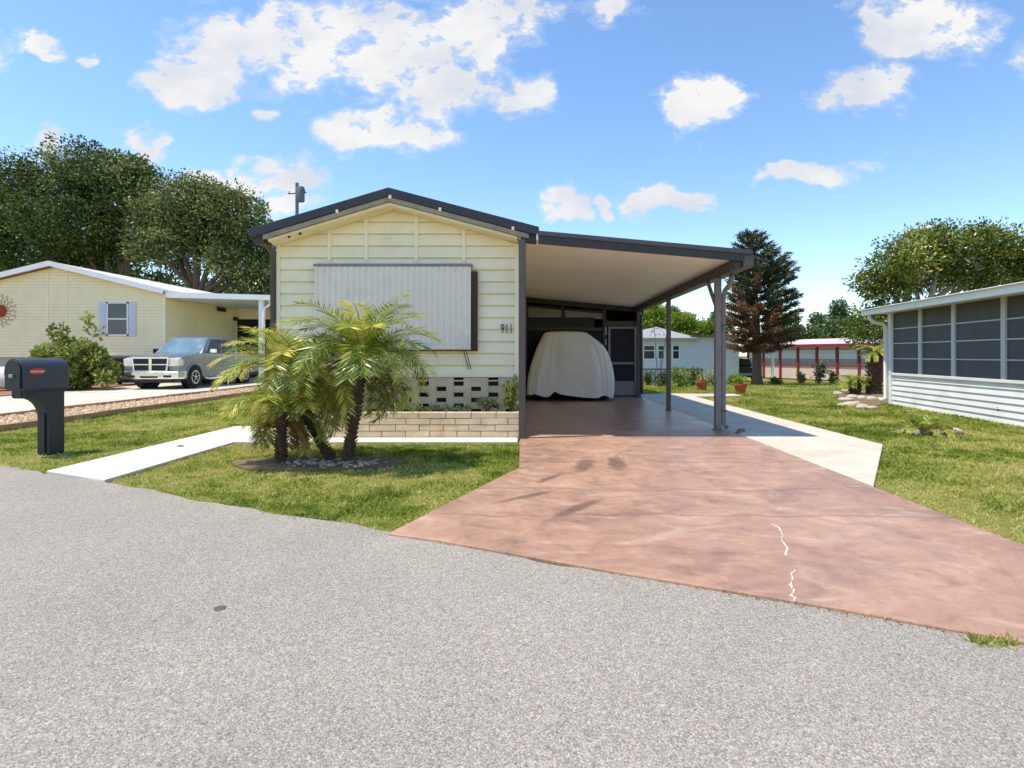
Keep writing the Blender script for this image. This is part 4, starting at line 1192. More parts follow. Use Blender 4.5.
# dark car under that carport
cxx = wx(748)
car = thing('parked_car', 'black car parked behind the brown conifer trunk', 'car', (cxx, YW + .2, zg))
prof = [(0, .35), (.05, .75), (.3, .92), (1.2, 1.0), (1.7, 1.42), (2.2, 1.5), (3.4, 1.48), (4.1, 1.05), (4.45, .95), (4.5, .4), (4.2, .3), (.3, .3)]
b = MB(); b.prism(prof, 'x', -.85, .85); b.build('body', M['dark_car'], car, bevel=.06, local=True)
MB().add([(-.7, 1.2, 1.03), (.7, 1.2, 1.03), (.62, 1.66, 1.4), (-.62, 1.66, 1.4), (-.7, 1.18, 1.04), (.7, 1.18, 1.04), (.62, 1.64, 1.41), (-.62, 1.64, 1.41)], [(0, 1, 2, 3), (4, 5, 6, 7), (0, 1, 5, 4), (1, 2, 6, 5), (2, 3, 7, 6), (3, 0, 4, 7)]).build('windscreen', M['glass'], car, local=True)
for sx in (-1, 1):
    MB().box(sx * .5, sx * .8, -.02, .06, .65, .78).build('headlight', M['lamp_glass'], car, bevel=.02, local=True)
    for yc in (.8, 3.6):
        w_ = MB(); w_.lathe([(.18, -.1), (.3, -.1), (.32, 0), (.3, .1), (.18, .1)], (sx * .76, yc, .32), 18, 'x'); w_.build('wheel', M['rubber'], car, smooth=True, local=True)
MB().box(-.8, .8, -.03, .05, .42, .56).build('bumper', M['screen_grey'], car, bevel=.02, local=True)

# bright trees behind the white house
for (px, py, rx, rz, Y, lab, mt) in ((655, 322, 17, 16, 50, 'bright green tree over the grey shingle roof', 'bright_leaf'), (682, 327, 16, 13, 47, 'yellow green bushy tree right of the grey shingle roof', 'bright_leaf'), (705, 329, 16, 11, 48, 'yellow green bushy tree beside the front carport post', 'bright_leaf'), (668, 318, 9, 15, 60, 'dark slim tree between the bright green trees', 'far_leaf'), (722, 322, 14, 12, 60, 'dark green tree behind the front carport post', 'far_leaf'), (635, 318, 16, 20, 56, 'green tree behind the far carport post', 'bright_leaf')):
    v = at(px, py, Y); g0 = gz(v.x, Y); bb = (v.x, Y, g0)
    s = Y / F
    lb = [(rnd.uniform(-.5, .5) * rx * s, rnd.uniform(-.3, .3) * rx * s, v.z - g0 + rnd.uniform(-.5, .5) * rz * s, rx * s * .6, rx * s * .5, rz * s * .55) for _ in range(6)]
    lb += [(0, 0, v.z - g0 - rz * s * .9, rx * s * .8, rx * s * .6, rz * s * .7)]
    tree('bushy_tree', lab, 'tree', bb, max(.8, (v.z - g0) * .45), .16, lb, 120, 60, .36, .26, .13, M[mt], M['bark'], 'trees behind the white house')
# far tree line on the right
for i, (px, py, rx, rz, Y, lab) in enumerate(((800, 335, 16, 16, 66, 'far green tree next to the brown conifer'), (818, 330, 14, 15, 72, 'far green tree with a rounded top above the red roofed house'), (840, 318, 9, 18, 78, 'tall pointed far tree beside the broad leaved tree'), (838, 332, 16, 13, 68, 'far green tree under the pointed tree'), (860, 330, 16, 16, 70, 'far green tree behind the broad leaved tree edge'), (780, 332, 14, 18, 70, 'far green tree behind the brown conifer'), (890, 325, 20, 20, 64, 'far green tree behind the red roof end'), (930, 320, 24, 26, 62, 'far green tree behind the screened porch'))):
    v = at(px, py, Y); g0 = gz(v.x, Y); bb = (v.x, Y, g0); s = Y / F
    lb = [(rnd.uniform(-.5, .5) * rx * s, rnd.uniform(-.3, .3) * rx * s, v.z - g0 + rnd.uniform(-.6, .5) * rz * s, rx * s * .55, rx * s * .5, rz * s * .5) for _ in range(6)]
    lb += [(0, 0, (v.z - g0) * .45, rx * s * .9, rx * s * .7, (v.z - g0) * .4)]
    tree('far_tree', lab, 'tree', bb, max(1., (v.z - g0) * .4), .2, lb, 130, 40, .5, .42, .24, M['far_leaf'], M['bark'], 'far trees above the red roofed house', limb=False, tintmu=.5)

# the conifer, half browned
YT = 28.5
cb_ = at(757, 384, YT); g0 = gz(cb_.x, YT)
cf = thing('conifer_tree', 'tiered conifer with reddish brown lower foliage and green top', 'tree', (cb_.x, YT, g0))
sc = YT / F
ztop = at(757, 235, YT).z
tx = at(752, 235, YT).x
s = MB(); s.tube([(cb_.x, YT, g0 - .1), (cb_.x, YT, g0 + .4), (cb_.x - .02, YT, 2.2), (tx + .15, YT, 5), (tx, YT, ztop)], [.34, .25, .2, .1, .02], 10)
prof = [(362, 20), (352, 34), (340, 40), (320, 40), (300, 37), (285, 34), (270, 28), (260, 24), (250, 17), (243, 16), (238, 10), (235, 3)]
GP, GD, GT, BP_, BD_, BT_ = [], [], [], [], [], []
rnd.seed(4)
py = 351.0
while py > 236:
    half = np.interp(-py, [-p_[0] for p_ in prof], [p_[1] for p_ in prof]) * sc
    z = H - (py - VY) * sc
    tzt = (z - g0) / (ztop - g0)
    axis_x = cb_.x + (tx - cb_.x) * tzt + (.25 if 265 < py < 350 else 0)
    nb = 10 if py > 262 else 6
    a0 = rnd.uniform(0, 6.28)
    for k in range(nb):
        az = a0 + k * 2 * math.pi / nb + rnd.uniform(-.2, .2)
        ln = half * rnd.uniform(.72, 1.05)
        if py > 300 and math.cos(az) < -.3: ln *= .9
        rise = .3 if py > 300 else .48
        pts = []
        for i in range(9):
            q = i / 8
            pts.append(Vector((axis_x + math.cos(az) * ln * q, YT + math.sin(az) * ln * q, z + ln * (rise * q ** 1.6 - (.12 * q if py > 330 else 0)))))
        s.tube([pts[0], pts[4], pts[8]], [.03, .02, .008], 4)
        nlv = int(60 + 130 * ln) if py > 262 else int(110 * ln + 40)
        brown = (z < 3.9 + rnd.gauss(0, .5)) and (math.cos(az - .4) < -.1 + rnd.gauss(0, .4) or (z < 2.2 and rnd.random() < .6))
        if z > 4.6: brown = False
        bt = rnd.gauss(.5, .18)
        for j in range(nlv):
            q = (.18 + .82 * rnd.random() ** .8) * 8; i = min(int(q), 7); p = pts[i].lerp(pts[i + 1], q - i)
            sp = .065 + (.02 if py > 262 else 0.)
            p = p + Vector((rnd.gauss(0, sp), rnd.gauss(0, sp), rnd.gauss(0, sp * .55)))
            d = Vector((math.cos(az) + rnd.gauss(0, .7), math.sin(az) + rnd.gauss(0, .7), .35 + rnd.gauss(0, .5)))
            (BP_ if brown else GP).append(tuple(p)); (BD_ if brown else GD).append(tuple(d)); (BT_ if brown else GT).append(min(1, max(0, bt + rnd.gauss(0, .15))))
    py -= 7.2 if py > 262 else 6.5
s.build('trunk', M['bark'], cf, smooth=True)
np_mesh('crown', leaf_quads(np.array(GP), np.array(GD), rng.uniform(.14, .26, len(GP)), .05), 4, M['needle'], cf, np.array(GT))
o = np_mesh('brown_foliage', leaf_quads(np.array(BP_), np.array(BD_), rng.uniform(.14, .26, len(BP_)), .055), 4, M['needle_brown'], cf, np.array(BT_)); o['label'] = 'reddish brown dying lower foliage'

# red trimmed house
ra_, rb_ = Vector((17.85, 44)), Vector((22.2, 35.6))
ang = math.atan2(rb_.y - ra_.y, rb_.x - ra_.x); ln = (rb_ - ra_).length
zg = -.55
rh = thing('red_trimmed_house', 'low white house with dark red posts and red roof edge', 'house', (ra_.x, ra_.y, zg), ang)
# local x along the front, local -y toward the viewer
b = MB(); b.box(-1.5, ln, .05, 7, 0, 1.0); b.build('lower_wall', mat('pinkish block wall', srgb(214, 190, 178), .8, .1, 3), rh, local=True)
b = MB(); b.box(-1.5, ln, .06, 7, 1.0, 2.4); b.build('upper_wall', M['white'], rh, local=True)
for k in range(8):
    x = -1.4 + (ln + 1.3) * k / 7
    b = MB(); b.box(x - .07, x + .07, -.06, .04, 0, 2.36); b.build('post', M['red_paint'], rh, local=True)
    if k < 7:
        x2 = -1.4 + (ln + 1.3) * (k + 1) / 7
        p_ = MB(); p_.box(x + .12, x2 - .12, .0, .04, 1.12, 1.28 + .9); po = p_.build('window', M['screen_grey'], rh, local=True)
        p_ = MB()
        for q in range(7): p_.box(x + .14, x2 - .14, -.02, -.002, 1.5 + q * .09, 1.56 + q * .09)
        p_.build('blind', M['white'], po, local=True)
b = MB(); b.box(-1.6, ln + .1, -.03, .03, .98, 1.06); b.build('rail', M['red_paint'], rh, local=True)
b = MB(); b.box(-1.8, ln + .6, -.5, -.45, 2.3, 2.52); b.box(ln + .55, ln + .6, -.45, 7, 2.3, 2.52); b.build('fascia', M['red_paint'], rh, local=True)
b = MB(); b.add([(-1.8, -.44, 2.5), (ln + .54, -.44, 2.5), (ln + .54, 3.5, 3.0), (-1.8, 3.5, 3.0), (-1.8, 7.2, 2.5), (ln + .54, 7.2, 2.5)], [(0, 1, 2, 3), (3, 2, 5, 4)]); b.build('roof', M['pink_roof'], rh, local=True)
b = MB(); b.box(ln + .003, ln + .06, .1, 6.9, 0, 2.3); b.build('end_wall', M['red_paint'], rh, local=True)

# shrubs in front of the red house and white house
rnd.seed(9)
for i, (px, py, wpx, hpx, Y, mt, lab) in enumerate((
        (819, 379, 8, 24, 30, 'needle', 'dark upright shrub in front of the red posted house'),
        (801, 379, 4, 12, 31, 'far_leaf', 'small shrub left of the dark upright shrub'),
        (833, 379, 4, 14, 30, 'far_leaf', 'thin shrub right of the dark upright shrub'),
        (680, 385, 13, 20, 24, 'bright_leaf', 'yellow green bushy plant beside the rear terracotta pot'),
        (662, 384, 9, 16, 25, 'far_leaf', 'low shrub behind the middle carport post'),
        (693, 381, 10, 22, 26, 'oak_leaf_b', 'grey green shrub behind the rear terracotta pot'),
        (714, 380, 10, 18, 26, 'bush_leaf', 'pale shrub right of the rear terracotta pot'),
        (648, 384, 6, 14, 27, 'far_leaf', 'small shrub below the white house windows'),
        (735, 380, 8, 12, 26, 'bright_leaf', 'small bright shrub behind the front terracotta pot'),
        (776, 381, 6, 7, 29, 'bright_leaf', 'low plant beside the conifer trunk'))):
    v = at(px, py, Y); g0 = gz(v.x, Y); s = Y / F
    bl = [(rnd.uniform(-.6, .6) * wpx * s, rnd.uniform(-.3, .3) * wpx * s, hpx * s * rnd.uniform(.2, .85), wpx * s * .45, wpx * s * .4, hpx * s * .24) for _ in range(9)]
    leafy('garden_shrub', lab, 'shrub', (v.x, Y, g0), bl, 420, .16, .07, M[mt], group='shrubs at the back of the yard')
# slim sapling behind the carport
v = at(659, 385, 23); g0 = gz(v.x, 23)
sp_ = thing('sapling', 'thin bare sapling in front of the white house windows', 'sapling', (v.x, 23, g0))
s = MB()
for (a, b_) in (((659, 385), (654, 318)), ((660, 385), (668, 325)), ((660, 370), (664, 345))):
    s.tube([at(*a, 23), at((a[0] + b_[0]) / 2 - 1, (a[1] + b_[1]) / 2, 23), at(*b_, 23)], [.02, .014, .007], 5)
s.build('trunk', M['bark'], sp_)
lp_ = np.array([tuple(at(rnd.uniform(650, 668), rnd.uniform(316, 335), 23)) for _ in range(70)])
np_mesh('crown', leaf_quads(lp_, rng.normal(size=(70, 3)), .12, .05), 4, M['bright_leaf'], sp_, rng.random(70))

# terracotta pots
def pot(label, px, py, wpx, seed):
    x, Y = gp(px, py, -.06)
    z = gz(x, Y) + .02
    r_ = wpx * Y / F / 2
    t = thing('terracotta_pot', label, 'flower pot', (x, Y, z), 0, 'terracotta pots along the pavement')
    b = MB(); b.lathe([(r_ * .62, 0), (r_ * .9, r_ * 1.25), (r_ * 1.02, r_ * 1.27), (r_ * 1.04, r_ * 1.55), (r_ * .93, r_ * 1.56), (r_ * .9, r_ * 1.35)], (0, 0, 0), 22)
    b.build('pot_body', M['terracotta'], t, smooth=False, local=True)
    MB().lathe([(.01, r_ * 1.34), (r_ * .91, r_ * 1.36)], (0, 0, 0), 16).build('soil', M['soil'], t, local=True)
    return t, (x, Y, z + r_ * 1.4), r_


_, q, r_ = pot('terracotta pot nearer the carport post at the pavement corner', 740.5, 395, 13.5, 1)
leafy('potted_plant', 'small yellow green plant growing in the nearer terracotta pot', 'plant', q, [(rnd.uniform(-.12, .12), rnd.uniform(-.1, .1), .08 + .1 * rnd.random(), .1, .1, .09) for _ in range(6)], 220, .12, .035, M['bright_leaf'])
_, q, r_ = pot('farther terracotta pot in front of the garden shrubs', 702, 389.5, 12.5, 2)
leafy('potted_plant', 'small plant growing in the farther terracotta pot', 'plant', q, [(rnd.uniform(-.12, .12), rnd.uniform(-.1, .1), .08 + .12 * rnd.random(), .12, .1, .1) for _ in range(6)], 220, .12, .035, M['bush_leaf'])

# ------------------------------------------------------------------ right neighbour: screened porch house
c0 = Vector(gp(890, 403)); c1 = Vector(gp(1024, 425.5))
ang = math.atan2(c1.y - c0.y, c1.x - c0.x)
ph = thing('porch_house', 'white house with dark screened porch and lapped lower siding', 'house', (c0.x, c0.y, 0), ang)
LN = 9.5; zs0, zs1 = .72, 2.26
KW = dict(parent=ph, local=True)
b = MB(); b.box(0, LN, .03, 6, -.1, zs0)
z = -.03
while z < zs0 - .02:
    zt2 = min(z + .125, zs0)
    b.add([(0, .0, z), (LN, .0, z), (LN, .024, zt2), (0, .024, zt2), (0, .03, z), (LN, .03, z)], [(0, 1, 2, 3), (0, 4, 5, 1)]); z += .125
b.build('lower_wall', M['white_warm'], **KW)
b = MB(); b.box(-.03, LN, -.03, .08, zs0 - .02, zs0 + .04); b.build('sill', M['white_warm'], bevel=.006, **KW)
b = MB(); b.box(-.06, .1, -.03, .1, -.03, zs1); b.build('corner_post', M['white'], bevel=.008, **KW)
px_posts = [0.05, 1.33, 2.55, 4.0, 5.4, 6.8, 8.2, 9.4]
for x in px_posts[1:]:
    b = MB(); b.box(x - .055, x + .055, -.01, .08, zs0 + .04, zs1); b.build('mullion', mat('pale grey frame', srgb(196, 196, 196), .5, .05) if x < 1.4 else bpy.data.materials['pale grey frame'], bevel=.006, **KW)
for i in range(len(px_posts) - 1):
    xa_, xb2 = px_posts[i] + .055, px_posts[i + 1] - .055
    s_ = MB(); s_.box(xa_, xb2, .03, .045, zs0 + .04, zs1); so_ = s_.build('screen', M['porch_screen'], **KW)
    rr_ = MB()
    for z in (1.1, 1.47, 1.83): rr_.box(xa_, xb2, .008, .03, z, z + .022)
    rr_.build('screen_rail', bpy.data.materials['pale grey frame'], so_, local=True)
b = MB(); b.box(0, LN, .05, .12, zs1, 2.32); b.box(-.04, 0.0, .08, 6, 0, 2.3); b.build('upper_wall', M['white_warm'], **KW)
b = MB(); b.prism([(-.5, 2.33), (3.2, 2.62), (6.6, 2.33), (6.6, 2.27), (3.2, 2.56), (-.5, 2.27)], 'x', -.28, LN); b.build('roof', M['white'], **KW)
b = MB(); b.box(-.3, LN, -.55, -.5, 2.2, 2.35); b.box(-.3, LN, -.62, -.55, 2.33, 2.345); b.build('fascia', M['white'], bevel=.005, **KW)
b = MB(); b.box(-.28, LN, -.49, .05, 2.24, 2.262); b.build('soffit', M['white_warm'], **KW)
b = MB(); b.tube([(-.05, -.48, 2.25), (-.05, -.46, 2.12), (-.04, -.36, 2.03), (-.04, -.16, 1.98), (-.04, -.09, 1.9), (-.04, -.08, .12), (-.06, -.2, .05)], .045, 10); b.build('downspout', M['white_warm'], smooth=True, **KW)
# small dark spigot by that wall
x, Y = gp(1007, 421)
sg = thing('garden_spigot', 'small dark tap standing in the grass against the white lapped siding', 'spigot', (x - .15, Y, -.03))
MB().tube([(0, 0, 0), (0, 0, .22)], .012, 8).build('riser', M['screen_grey'], sg, local=True)
MB().tube([(0, -.05, .2), (0, 0, .23), (0, .02, .23)], .016, 8).box(-.025, .025, -.01, .01, .25, .28).build('tap', M['pipe'], sg, local=True)

# big broad-leaved tree behind it
bR = (16.5, 25, gz(16.5, 25))
tree('broadleaf_tree', 'wide broad leaved tree with yellowish top behind the white porch house', 'tree', bR, 2.6, .3,
     lobes_px([(965, 240, 42, 16, 0), (925, 248, 34, 16, 0), (1000, 246, 34, 16, 1), (902, 262, 26, 14, -1), (882, 282, 20, 16, 0), (930, 275, 36, 20, 1), (985, 270, 44, 20, 1), (1030, 262, 34, 26, 1), (886, 310, 22, 14, 0), (868, 330, 10, 14, 0), (1060, 275, 40, 30, 2), (885, 325, 18, 14, 1)], 25, bR), 560, 70, .34, .18, .095, M['big_leaf'], M['bark_pale'], droop=-.05, tintmu=.52)

# bed at the corner of the porch house: small palm, cycad, stones
x, Y = gp(874, 393.5)
t = thing('stump_palm', 'thick dark trunk with a tuft of yellow green fronds by the porch downspout', 'palm', (x, Y, -.02))
s = MB(); s.tube([(x, Y, -.1), (x, Y, .3), (x + .03, Y, .8), (x + .01, Y, 1.3)], [.24, .2, .19, .17], 12)
for i in range(60):
    a = i * 2.4; z = .1 + 1.15 * i / 60; s.bar((x + .18 * math.cos(a), Y + .18 * math.sin(a), z), (x + .25 * math.cos(a), Y + .25 * math.sin(a), z + .06), .06, .03)
s.build('trunk', M['bark_dark'], t)
frond_set(t, [(Vector((x, Y, 1.3)), i * 2.4, rnd.uniform(-.1, 1.0), rnd.uniform(.4, .6), 1.3, .12) for i in range(20)], M['palm_leaf'], 'crown', 'frond_stalk', 20, .03, (.55, .2))
x, Y = gp(855, 393.5)
t = thing('cycad', 'squat cycad with arching fronds beside the thick dark trunk', 'cycad', (x, Y, -.02))
s = MB(); s.tube([(x, Y, -.08), (x - .01, Y, .2), (x - .03, Y, .38)], [.17, .15, .13], 12)
for i in range(30):
    a = i * 2.4; z = .05 + .3 * i / 30; s.bar((x + .13 * math.cos(a), Y + .13 * math.sin(a), z), (x + .19 * math.cos(a), Y + .19 * math.sin(a), z + .05), .05, .03)
s.build('trunk', M['bark_dark'], t)
frond_set(t, [(Vector((x - .03, Y, .38)), i * 2.4, rnd.uniform(.05, .9), rnd.uniform(.45, .62), 1.2, .11) for i in range(30)], M['bright_leaf'], 'crown', 'frond_stalk', 26, .018, (.45, .2))
slab('planting_bed', [gp(838, 396), gp(846, 390), gp(888, 392), gp(889, 402), gp(868, 407), gp(846, 404)], -.005, M['mulch'], -.08, 0)
k = 0
for (px, py, r_, lab) in ((838, 394, .13, 'palest flat stone at the left end of the planting bed'), (845, 391, .1, 'small stone behind the cycad'), (852, 397, .13, 'flat stone in front of the cycad'), (846, 400, .14, 'large flat stone at the front left of the planting bed'), (852, 405, .17, 'largest pale stone at the front of the planting bed'), (862, 398, .11, 'stone in front of the thick dark trunk'), (872, 399, .12, 'long stone between the trunk and the downspout'), (881, 399, .1, 'stone next to the white downspout'), (862, 407, .12, 'stone at the front right of the planting bed'), (872, 408, .1, 'small stone in the grass by the downspout'), (843, 405, .1, 'outermost stone on the lawn side of the planting bed')):
    x, Y = gp(px, py)
    tag(MB().rock((x, Y, 0), r_ * 1.1, 0, .5).build('border_stone', M['stone'], smooth=True), lab, 'stone', 'stones edging the planting bed')

# fern-like plant ringed with rocks on the right lawn
x, Y = gp(924, 432)
t = thing('garden_fern', 'spiky arching plant in a rock ring on the right lawn', 'fern', (x, Y, -.02))
sp = []
for i in range(30): sp.append((Vector((x + rnd.uniform(-.18, .18), Y + rnd.uniform(-.1, .1), 0)), i * 2.4, rnd.uniform(.3, 1.2), rnd.uniform(.35, .65), rnd.uniform(1.2, 1.9), .1))
frond_set(t, sp, M['palm_leaf'], 'crown', 'frond_stalk', 22, .016, (.42, .25))
for (px, py, r_, lab) in ((902, 429, .08, 'pale rock at the left of the spiky plant'), (908, 432, .07, 'small rock in front of the spiky plant'), (916, 433, .08, 'rock under the front fronds of the spiky plant'), (927, 434, .075, 'grey rock at the front middle of the spiky plant'), (938, 433, .07, 'small dark rock between two rocks right of the spiky plant'), (948, 431.5, .1, 'largest pale rock right of the spiky plant'), (956, 432, .08, 'outermost dark rock right of the spiky plant')):
    xx, yy = gp(px, py)
    tag(MB().rock((xx, yy, .0), r_, 0, .7).build('ring_rock', M['stone'] if k % 2 == 0 else M['bark'], smooth=True), lab, 'rock', 'rocks round the spiky plant'); k += 1

# a dead leaf on the white path
x, Y = gp(180, 447)
lf = MB(); lf.add([(x - .07, Y, .009), (x, Y - .03, .02), (x + .07, Y, .012), (x, Y + .03, .025), (x, Y, .012)], [(0, 1, 4), (1, 2, 4), (2, 3, 4), (3, 0, 4)])
tag(lf.build('fallen_leaf', M['bark']), 'small dry leaf lying on the white front path', 'leaf')

# ------------------------------------------------------------------ grass
def inpoly(X, Y, poly):
    c = np.zeros(len(X), bool); n = len(poly); j = n - 1
    for i in range(n):
        xi, yi = poly[i]; xj, yj = poly[j]
        cond = ((yi > Y) != (yj > Y)) & (X < (xj - xi) * (Y - yi) / (yj - yi + 1e-12) + xi)
        c ^= cond; j = i
    return c


hard = [drive_poly, [(DX - .02, 5.12), (4.66, 7.5), (4.62, 16.2), (6.1, 16.5), (6.15, 17.3), (4.5, 17.4), (DX, 17.2)],
        [(-5.04, 5.78), (-4.12, 5.36), (-4.14, 7.72), (-.2, 7.72), (-.2, 8.5), (-4.14, 8.5), (-4.2, 9.4), (-5.04, 9.4)], [(-4.0, 8.1), (-.2, 8.1), (-.2, 25), (-4.0, 25)],
        [(-8.56, 8.9), (-8.9, 24), (-17, 24), (-16, 8.4), (-10, 8.4)],
        [(-2.45 + .9 * math.cos(a), 6.28 + .38 * math.sin(a)) for a in np.linspace(0, 2 * math.pi, 28)[:-1]],
        [tuple(c0 + Vector((0, .3))), tuple(c1 + (c1 - c0) * 2), (20, 2), (20, 14)],
        [gp(838, 396), gp(846, 390), gp(888, 392), gp(889, 402), gp(868, 407), gp(846, 404)]]


def scatter(x0, x1, y0, y1, n):
    X = rng.uniform(x0, x1, n); Y = rng.uniform(y0, y1, n)
    # ragged edge creeping over the road
    e = A_.y + (X - A_.x) * dr.y / dr.x + .03 * np.sin(X * 7.3) + .03 * np.sin(X * 19 + 1) + .02 * np.sin(X * 43)
    k = Y > e - .01
    for hp in hard: k &= ~inpoly(X, Y, hp)
    return X[k], Y[k]


def vnoise(X, Y, s, seed):
    r2 = np.random.default_rng(seed); G = r2.random((64, 64))
    u, v = X / s, Y / s; i, j = np.floor(u).astype(int), np.floor(v).astype(int); fu, fv = u - i, v - j
    fu = fu * fu * (3 - 2 * fu); fv = fv * fv * (3 - 2 * fv)
    g_ = lambda a, b: G[a % 64, b % 64]
    return (g_(i, j) * (1 - fu) + g_(i + 1, j) * fu) * (1 - fv) + (g_(i, j + 1) * (1 - fu) + g_(i + 1, j + 1) * fu) * fv


XS, YS_, HS = [], [], []
for (x0_, x1_, y0_, y1_, n, h) in ((-4.2, -.1, 3.6, 8.0, 110000, .028), (-9, -5.0, 5.0, 10, 60000, .03), (-9, -4, 10, 24, 50000, .05), (3.0, 8.9, 1.8, 9, 140000, .03), (4.5, 9.5, 7.5, 16, 80000, .038), (4.5, 24, 14, 34, 120000, .06), (2.9, 9, 16.5, 26, 30000, .08), (-3.6, -1.0, 7.6, 8.2, 100, .04)):
    X, Y = scatter(x0_, x1_, y0_, y1_, n); XS.append(X); YS_.append(Y); HS.append(np.full(len(X), h))
X = np.concatenate(XS); Y = np.concatenate(YS_); Hh = np.concatenate(HS)
n1 = .6 * vnoise(X + 40, Y + 40, .9, 1) + .4 * vnoise(X + 40, Y + 40, .3, 2)
bare = np.exp(-((X + 2.6) / 1.5) ** 2 - ((Y - 5.5) / .75) ** 2) * .8
n1 = n1 + .45 * bare * vnoise(X + 9, Y + 9, .35, 5)
keep = rng.random(len(X)) < np.clip(1.6 - 1.5 * n1 - .5 * bare - .5 * vnoise(X + 30, Y + 30, .13, 12) + .2, .2, 1)
X, Y, Hh, n1 = X[keep], Y[keep], Hh[keep], n1[keep]
n = len(X)
Z = np.array([gz(a, b) for a, b in zip(X, Y)])
pos = np.stack([X, Y, Z], 1)
d = rng.normal(size=(n, 3)) * np.array([.75, .75, .3]) + np.array([0, 0, .75])
hh = Hh * rng.uniform(.6, 1.5, n) * (1.15 - .4 * n1)
wdt = np.clip(.006 + Y * .0009, .007, .03)
d = unit(d); sd = unit(np.cross(d, rng.normal(size=(n, 3)))) * wdt[:, None]
V = np.stack([pos - sd / 2, pos + sd / 2, pos + d * hh[:, None] * 1.2], 1).reshape(-1, 3)
n3 = vnoise(X + 70, Y + 70, .11, 8)
tint = np.clip((n1 - .25) * .9 + (n3 - .5) * .55 + rng.normal(.26, .2, n), 0, 1)
tag(np_mesh('grass', V, 3, M['grass'], None, tint), 'patchy green and straw coloured lawn grass', 'grass', kind='stuff')
# tuft at the driveway foot
x, Y1 = gp(990, 637)
k = 240
pos = np.stack([x + rng.uniform(-.09, .09, k), Y1 + rng.normal(0, .015, k) - .02, np.full(k, -.02)], 1)
V = leaf_quads(pos, rng.normal(size=(k, 3)) * .6 + np.array([0, 0, .5]), rng.uniform(.02, .06, k), .006)
tag(np_mesh('grass_tuft', V, 4, M['grass'], None, rng.uniform(.1, .9, k)), 'small grass tuft growing where the red driveway meets the road', 'grass tuft')
# thin weeds along the driveway edge
tt = rng.uniform(0, 1, 700); xe = -.95 + tt * 3.2
pos = np.stack([xe, np.array([road_edge(a) for a in xe]) + rng.normal(-.02, .012, 700), np.full(700, -.016)], 1)
V = leaf_quads(pos, rng.normal(size=(700, 3)) + np.array([0, 0, .4]), rng.uniform(.01, .03, 700), .005)
tag(np_mesh('edge_weeds', V, 4, M['palm_dead'], None, rng.random(700)), 'dry weeds in the seam between driveway and road', 'weeds', kind='stuff')

# ------------------------------------------------------------------ sky, sun, camera
wd_ = bpy.data.worlds.new('World'); SC.world = wd_; wd_.use_nodes = True
t = NT(wd_.node_tree); bg = wd_.node_tree.nodes['Background']
to_sun = Vector((-1.08, -.26, 2.7)).normalized()
el = math.asin(to_sun.z); azc = math.atan2(to_sun.x, to_sun.y)
sky = t.n('ShaderNodeTexSky', sky_type='NISHITA', sun_disc=False, sun_elevation=el, sun_rotation=azc % (2 * math.pi), altitude=0, air_density=1.0, dust_density=.05, ozone_density=2.0)
co = t.n('ShaderNodeTexCoord').outputs['Generated']
sp = t.n('ShaderNodeSeparateXYZ'); t.l(co, sp.inputs[0])
yy = t.math('MAXIMUM', sp.outputs[1], .05)
u = t.math('DIVIDE', sp.outputs[0], yy); v = t.math('DIVIDE', sp.outputs[2], yy)
cv_ = t.n('ShaderNodeCombineXYZ'); t.l(u, cv_.inputs[0]); t.l(t.math('MULTIPLY', v, 1.5), cv_.inputs[1])
wn1 = t.n('ShaderNodeTexNoise', i_Scale=8., i_Detail=5.); t.l(cv_.outputs[0], wn1.inputs[0])
ws = t.n('ShaderNodeSeparateColor'); t.l(wn1.outputs['Color'], ws.inputs[0])
uu = t.math('ADD', u, t.math('MULTIPLY', t.math('SUBTRACT', ws.outputs[0], .5), .2))
vv = t.math('ADD', v, t.math('MULTIPLY', t.math('SUBTRACT', ws.outputs[1], .5), .13))
blobs = [(250, 50, 78, 42), (330, 40, 100, 46), (400, 62, 70, 40), (190, 85, 42, 24), (470, 35, 55, 40), (505, 92, 38, 22), (440, 90, 60, 26), (385, 131, 60, 17), (345, 135, 28, 14), (250, 176, 66, 20), (300, 172, 30, 18), (285, 205, 28, 14), (210, 172, 26, 13), (150, 147, 18, 11), (50, 147, 24, 15), (698, 100, 34, 28), (715, 82, 18, 15), (872, 95, 44, 20), (895, 78, 24, 16), (922, 22, 66, 32), (900, 45, 40, 18), (564, 204, 22, 12), (605, 204, 12, 8), (662, 199, 30, 13), (775, 180, 26, 9), (815, 175, 40, 10), (865, 168, 22, 8), (604, 10, 18, 20), (40, 45, 30, 10), (80, 62, 14, 6), (268, 124, 16, 10), (500, 10, 70, 20), (-60, 60, 60, 30), (1100, 60, 70, 40)]
fld = None
for (px, py, a, b_) in blobs:
    u0, v0 = (px - VX) / F, (VY - py) / F
    e = t.math('ADD', t.math('POWER', t.math('ABSOLUTE', t.math('MULTIPLY', t.math('SUBTRACT', uu, u0), F / a * .68)), 2.), t.math('POWER', t.math('ABSOLUTE', t.math('MULTIPLY', t.math('SUBTRACT', vv, v0), F / b_ * .68)), 2.))
    f_ = t.math('SUBTRACT', 1., e, clamp=True)
    fld = f_ if fld is None else t.math('MAXIMUM', fld, f_)
fb = t.noise(cv_.outputs[0], 11., 9, .62, .3)
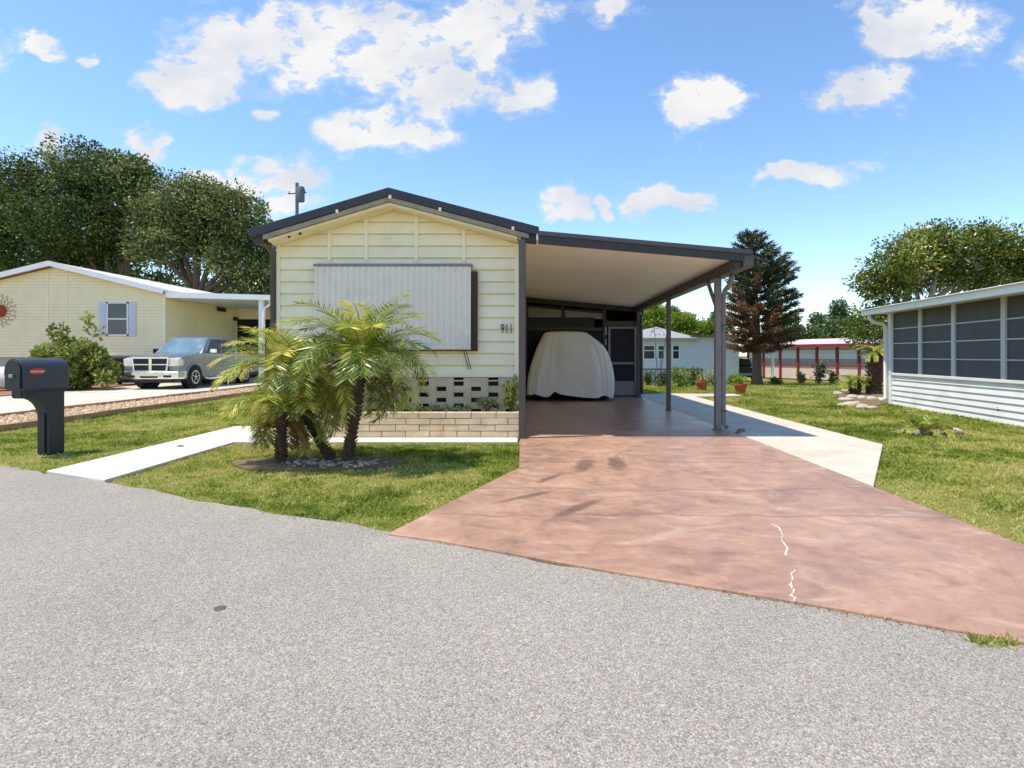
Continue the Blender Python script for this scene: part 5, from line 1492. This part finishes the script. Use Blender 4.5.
fb2 = t.noise(cv_.outputs[0], 4.5, 6, .6)
fb3 = t.noise(cv_.outputs[0], 30., 6, .6, .5)
dens = t.math('ADD', t.math('MULTIPLY', fld, 1.35), t.math('ADD', t.math('MULTIPLY', t.math('SUBTRACT', fb, .5), 2.9), t.math('MULTIPLY', t.math('SUBTRACT', fb3, .5), 1.5)))
den = t.ramp(dens, [(.28, 0.), (.7, .26), (1.05, .72), (1.45, .97)])
den = t.math('MULTIPLY', den, t.math('MULTIPLY', fld, 5., clamp=True))
den = t.math('MULTIPLY', den, t.math('MULTIPLY', t.math('SUBTRACT', sp.outputs[1], .06), 20., clamp=True))
ccol = t.ramp(fb2, [(.38, (2.75, 2.9, 3.2, 1)), (.6, (3.65, 3.62, 3.55, 1))])
hs = t.n('ShaderNodeHueSaturation', i_Hue=.5, i_Saturation=1.1, i_Value=.96); t.l(sky.outputs[0], hs.inputs['Color'])
t.l(t.mix(den, hs.outputs[0], ccol), bg.inputs[0])
bg.inputs[1].default_value = .15

sl = bpy.data.lights.new('sun', 'SUN'); sl.energy = 3.1; sl.angle = R(.5); sl.color = (1, .93, .8)
so = bpy.data.objects.new('sun', sl); COL.objects.link(so); so.location = (-10, -5, 30)
so.rotation_euler = (-to_sun).to_track_quat('-Z', 'Y').to_euler()

cam = bpy.data.cameras.new('camera'); co_ = bpy.data.objects.new('camera', cam); COL.objects.link(co_)
co_.location = (0, 0, H); co_.rotation_euler = (R(90), 0, 0)
cam.sensor_width = 36; cam.lens = F / 1024 * 36; cam.shift_x = -(VX - 512) / 1024; cam.shift_y = -(384 - VY) / 1024
cam.clip_start = .05; cam.clip_end = 3000
SC.camera = co_
SC.view_settings.view_transform = 'Standard'; SC.view_settings.look = 'None'; SC.view_settings.gamma = 1; SC.view_settings.exposure = .8
SC.view_settings.use_curve_mapping = False
SC.render.engine = 'CYCLES'; SC.cycles.max_bounces = 12; SC.cycles.diffuse_bounces = 8
SC.render.resolution_x = 1024; SC.render.resolution_y = 768
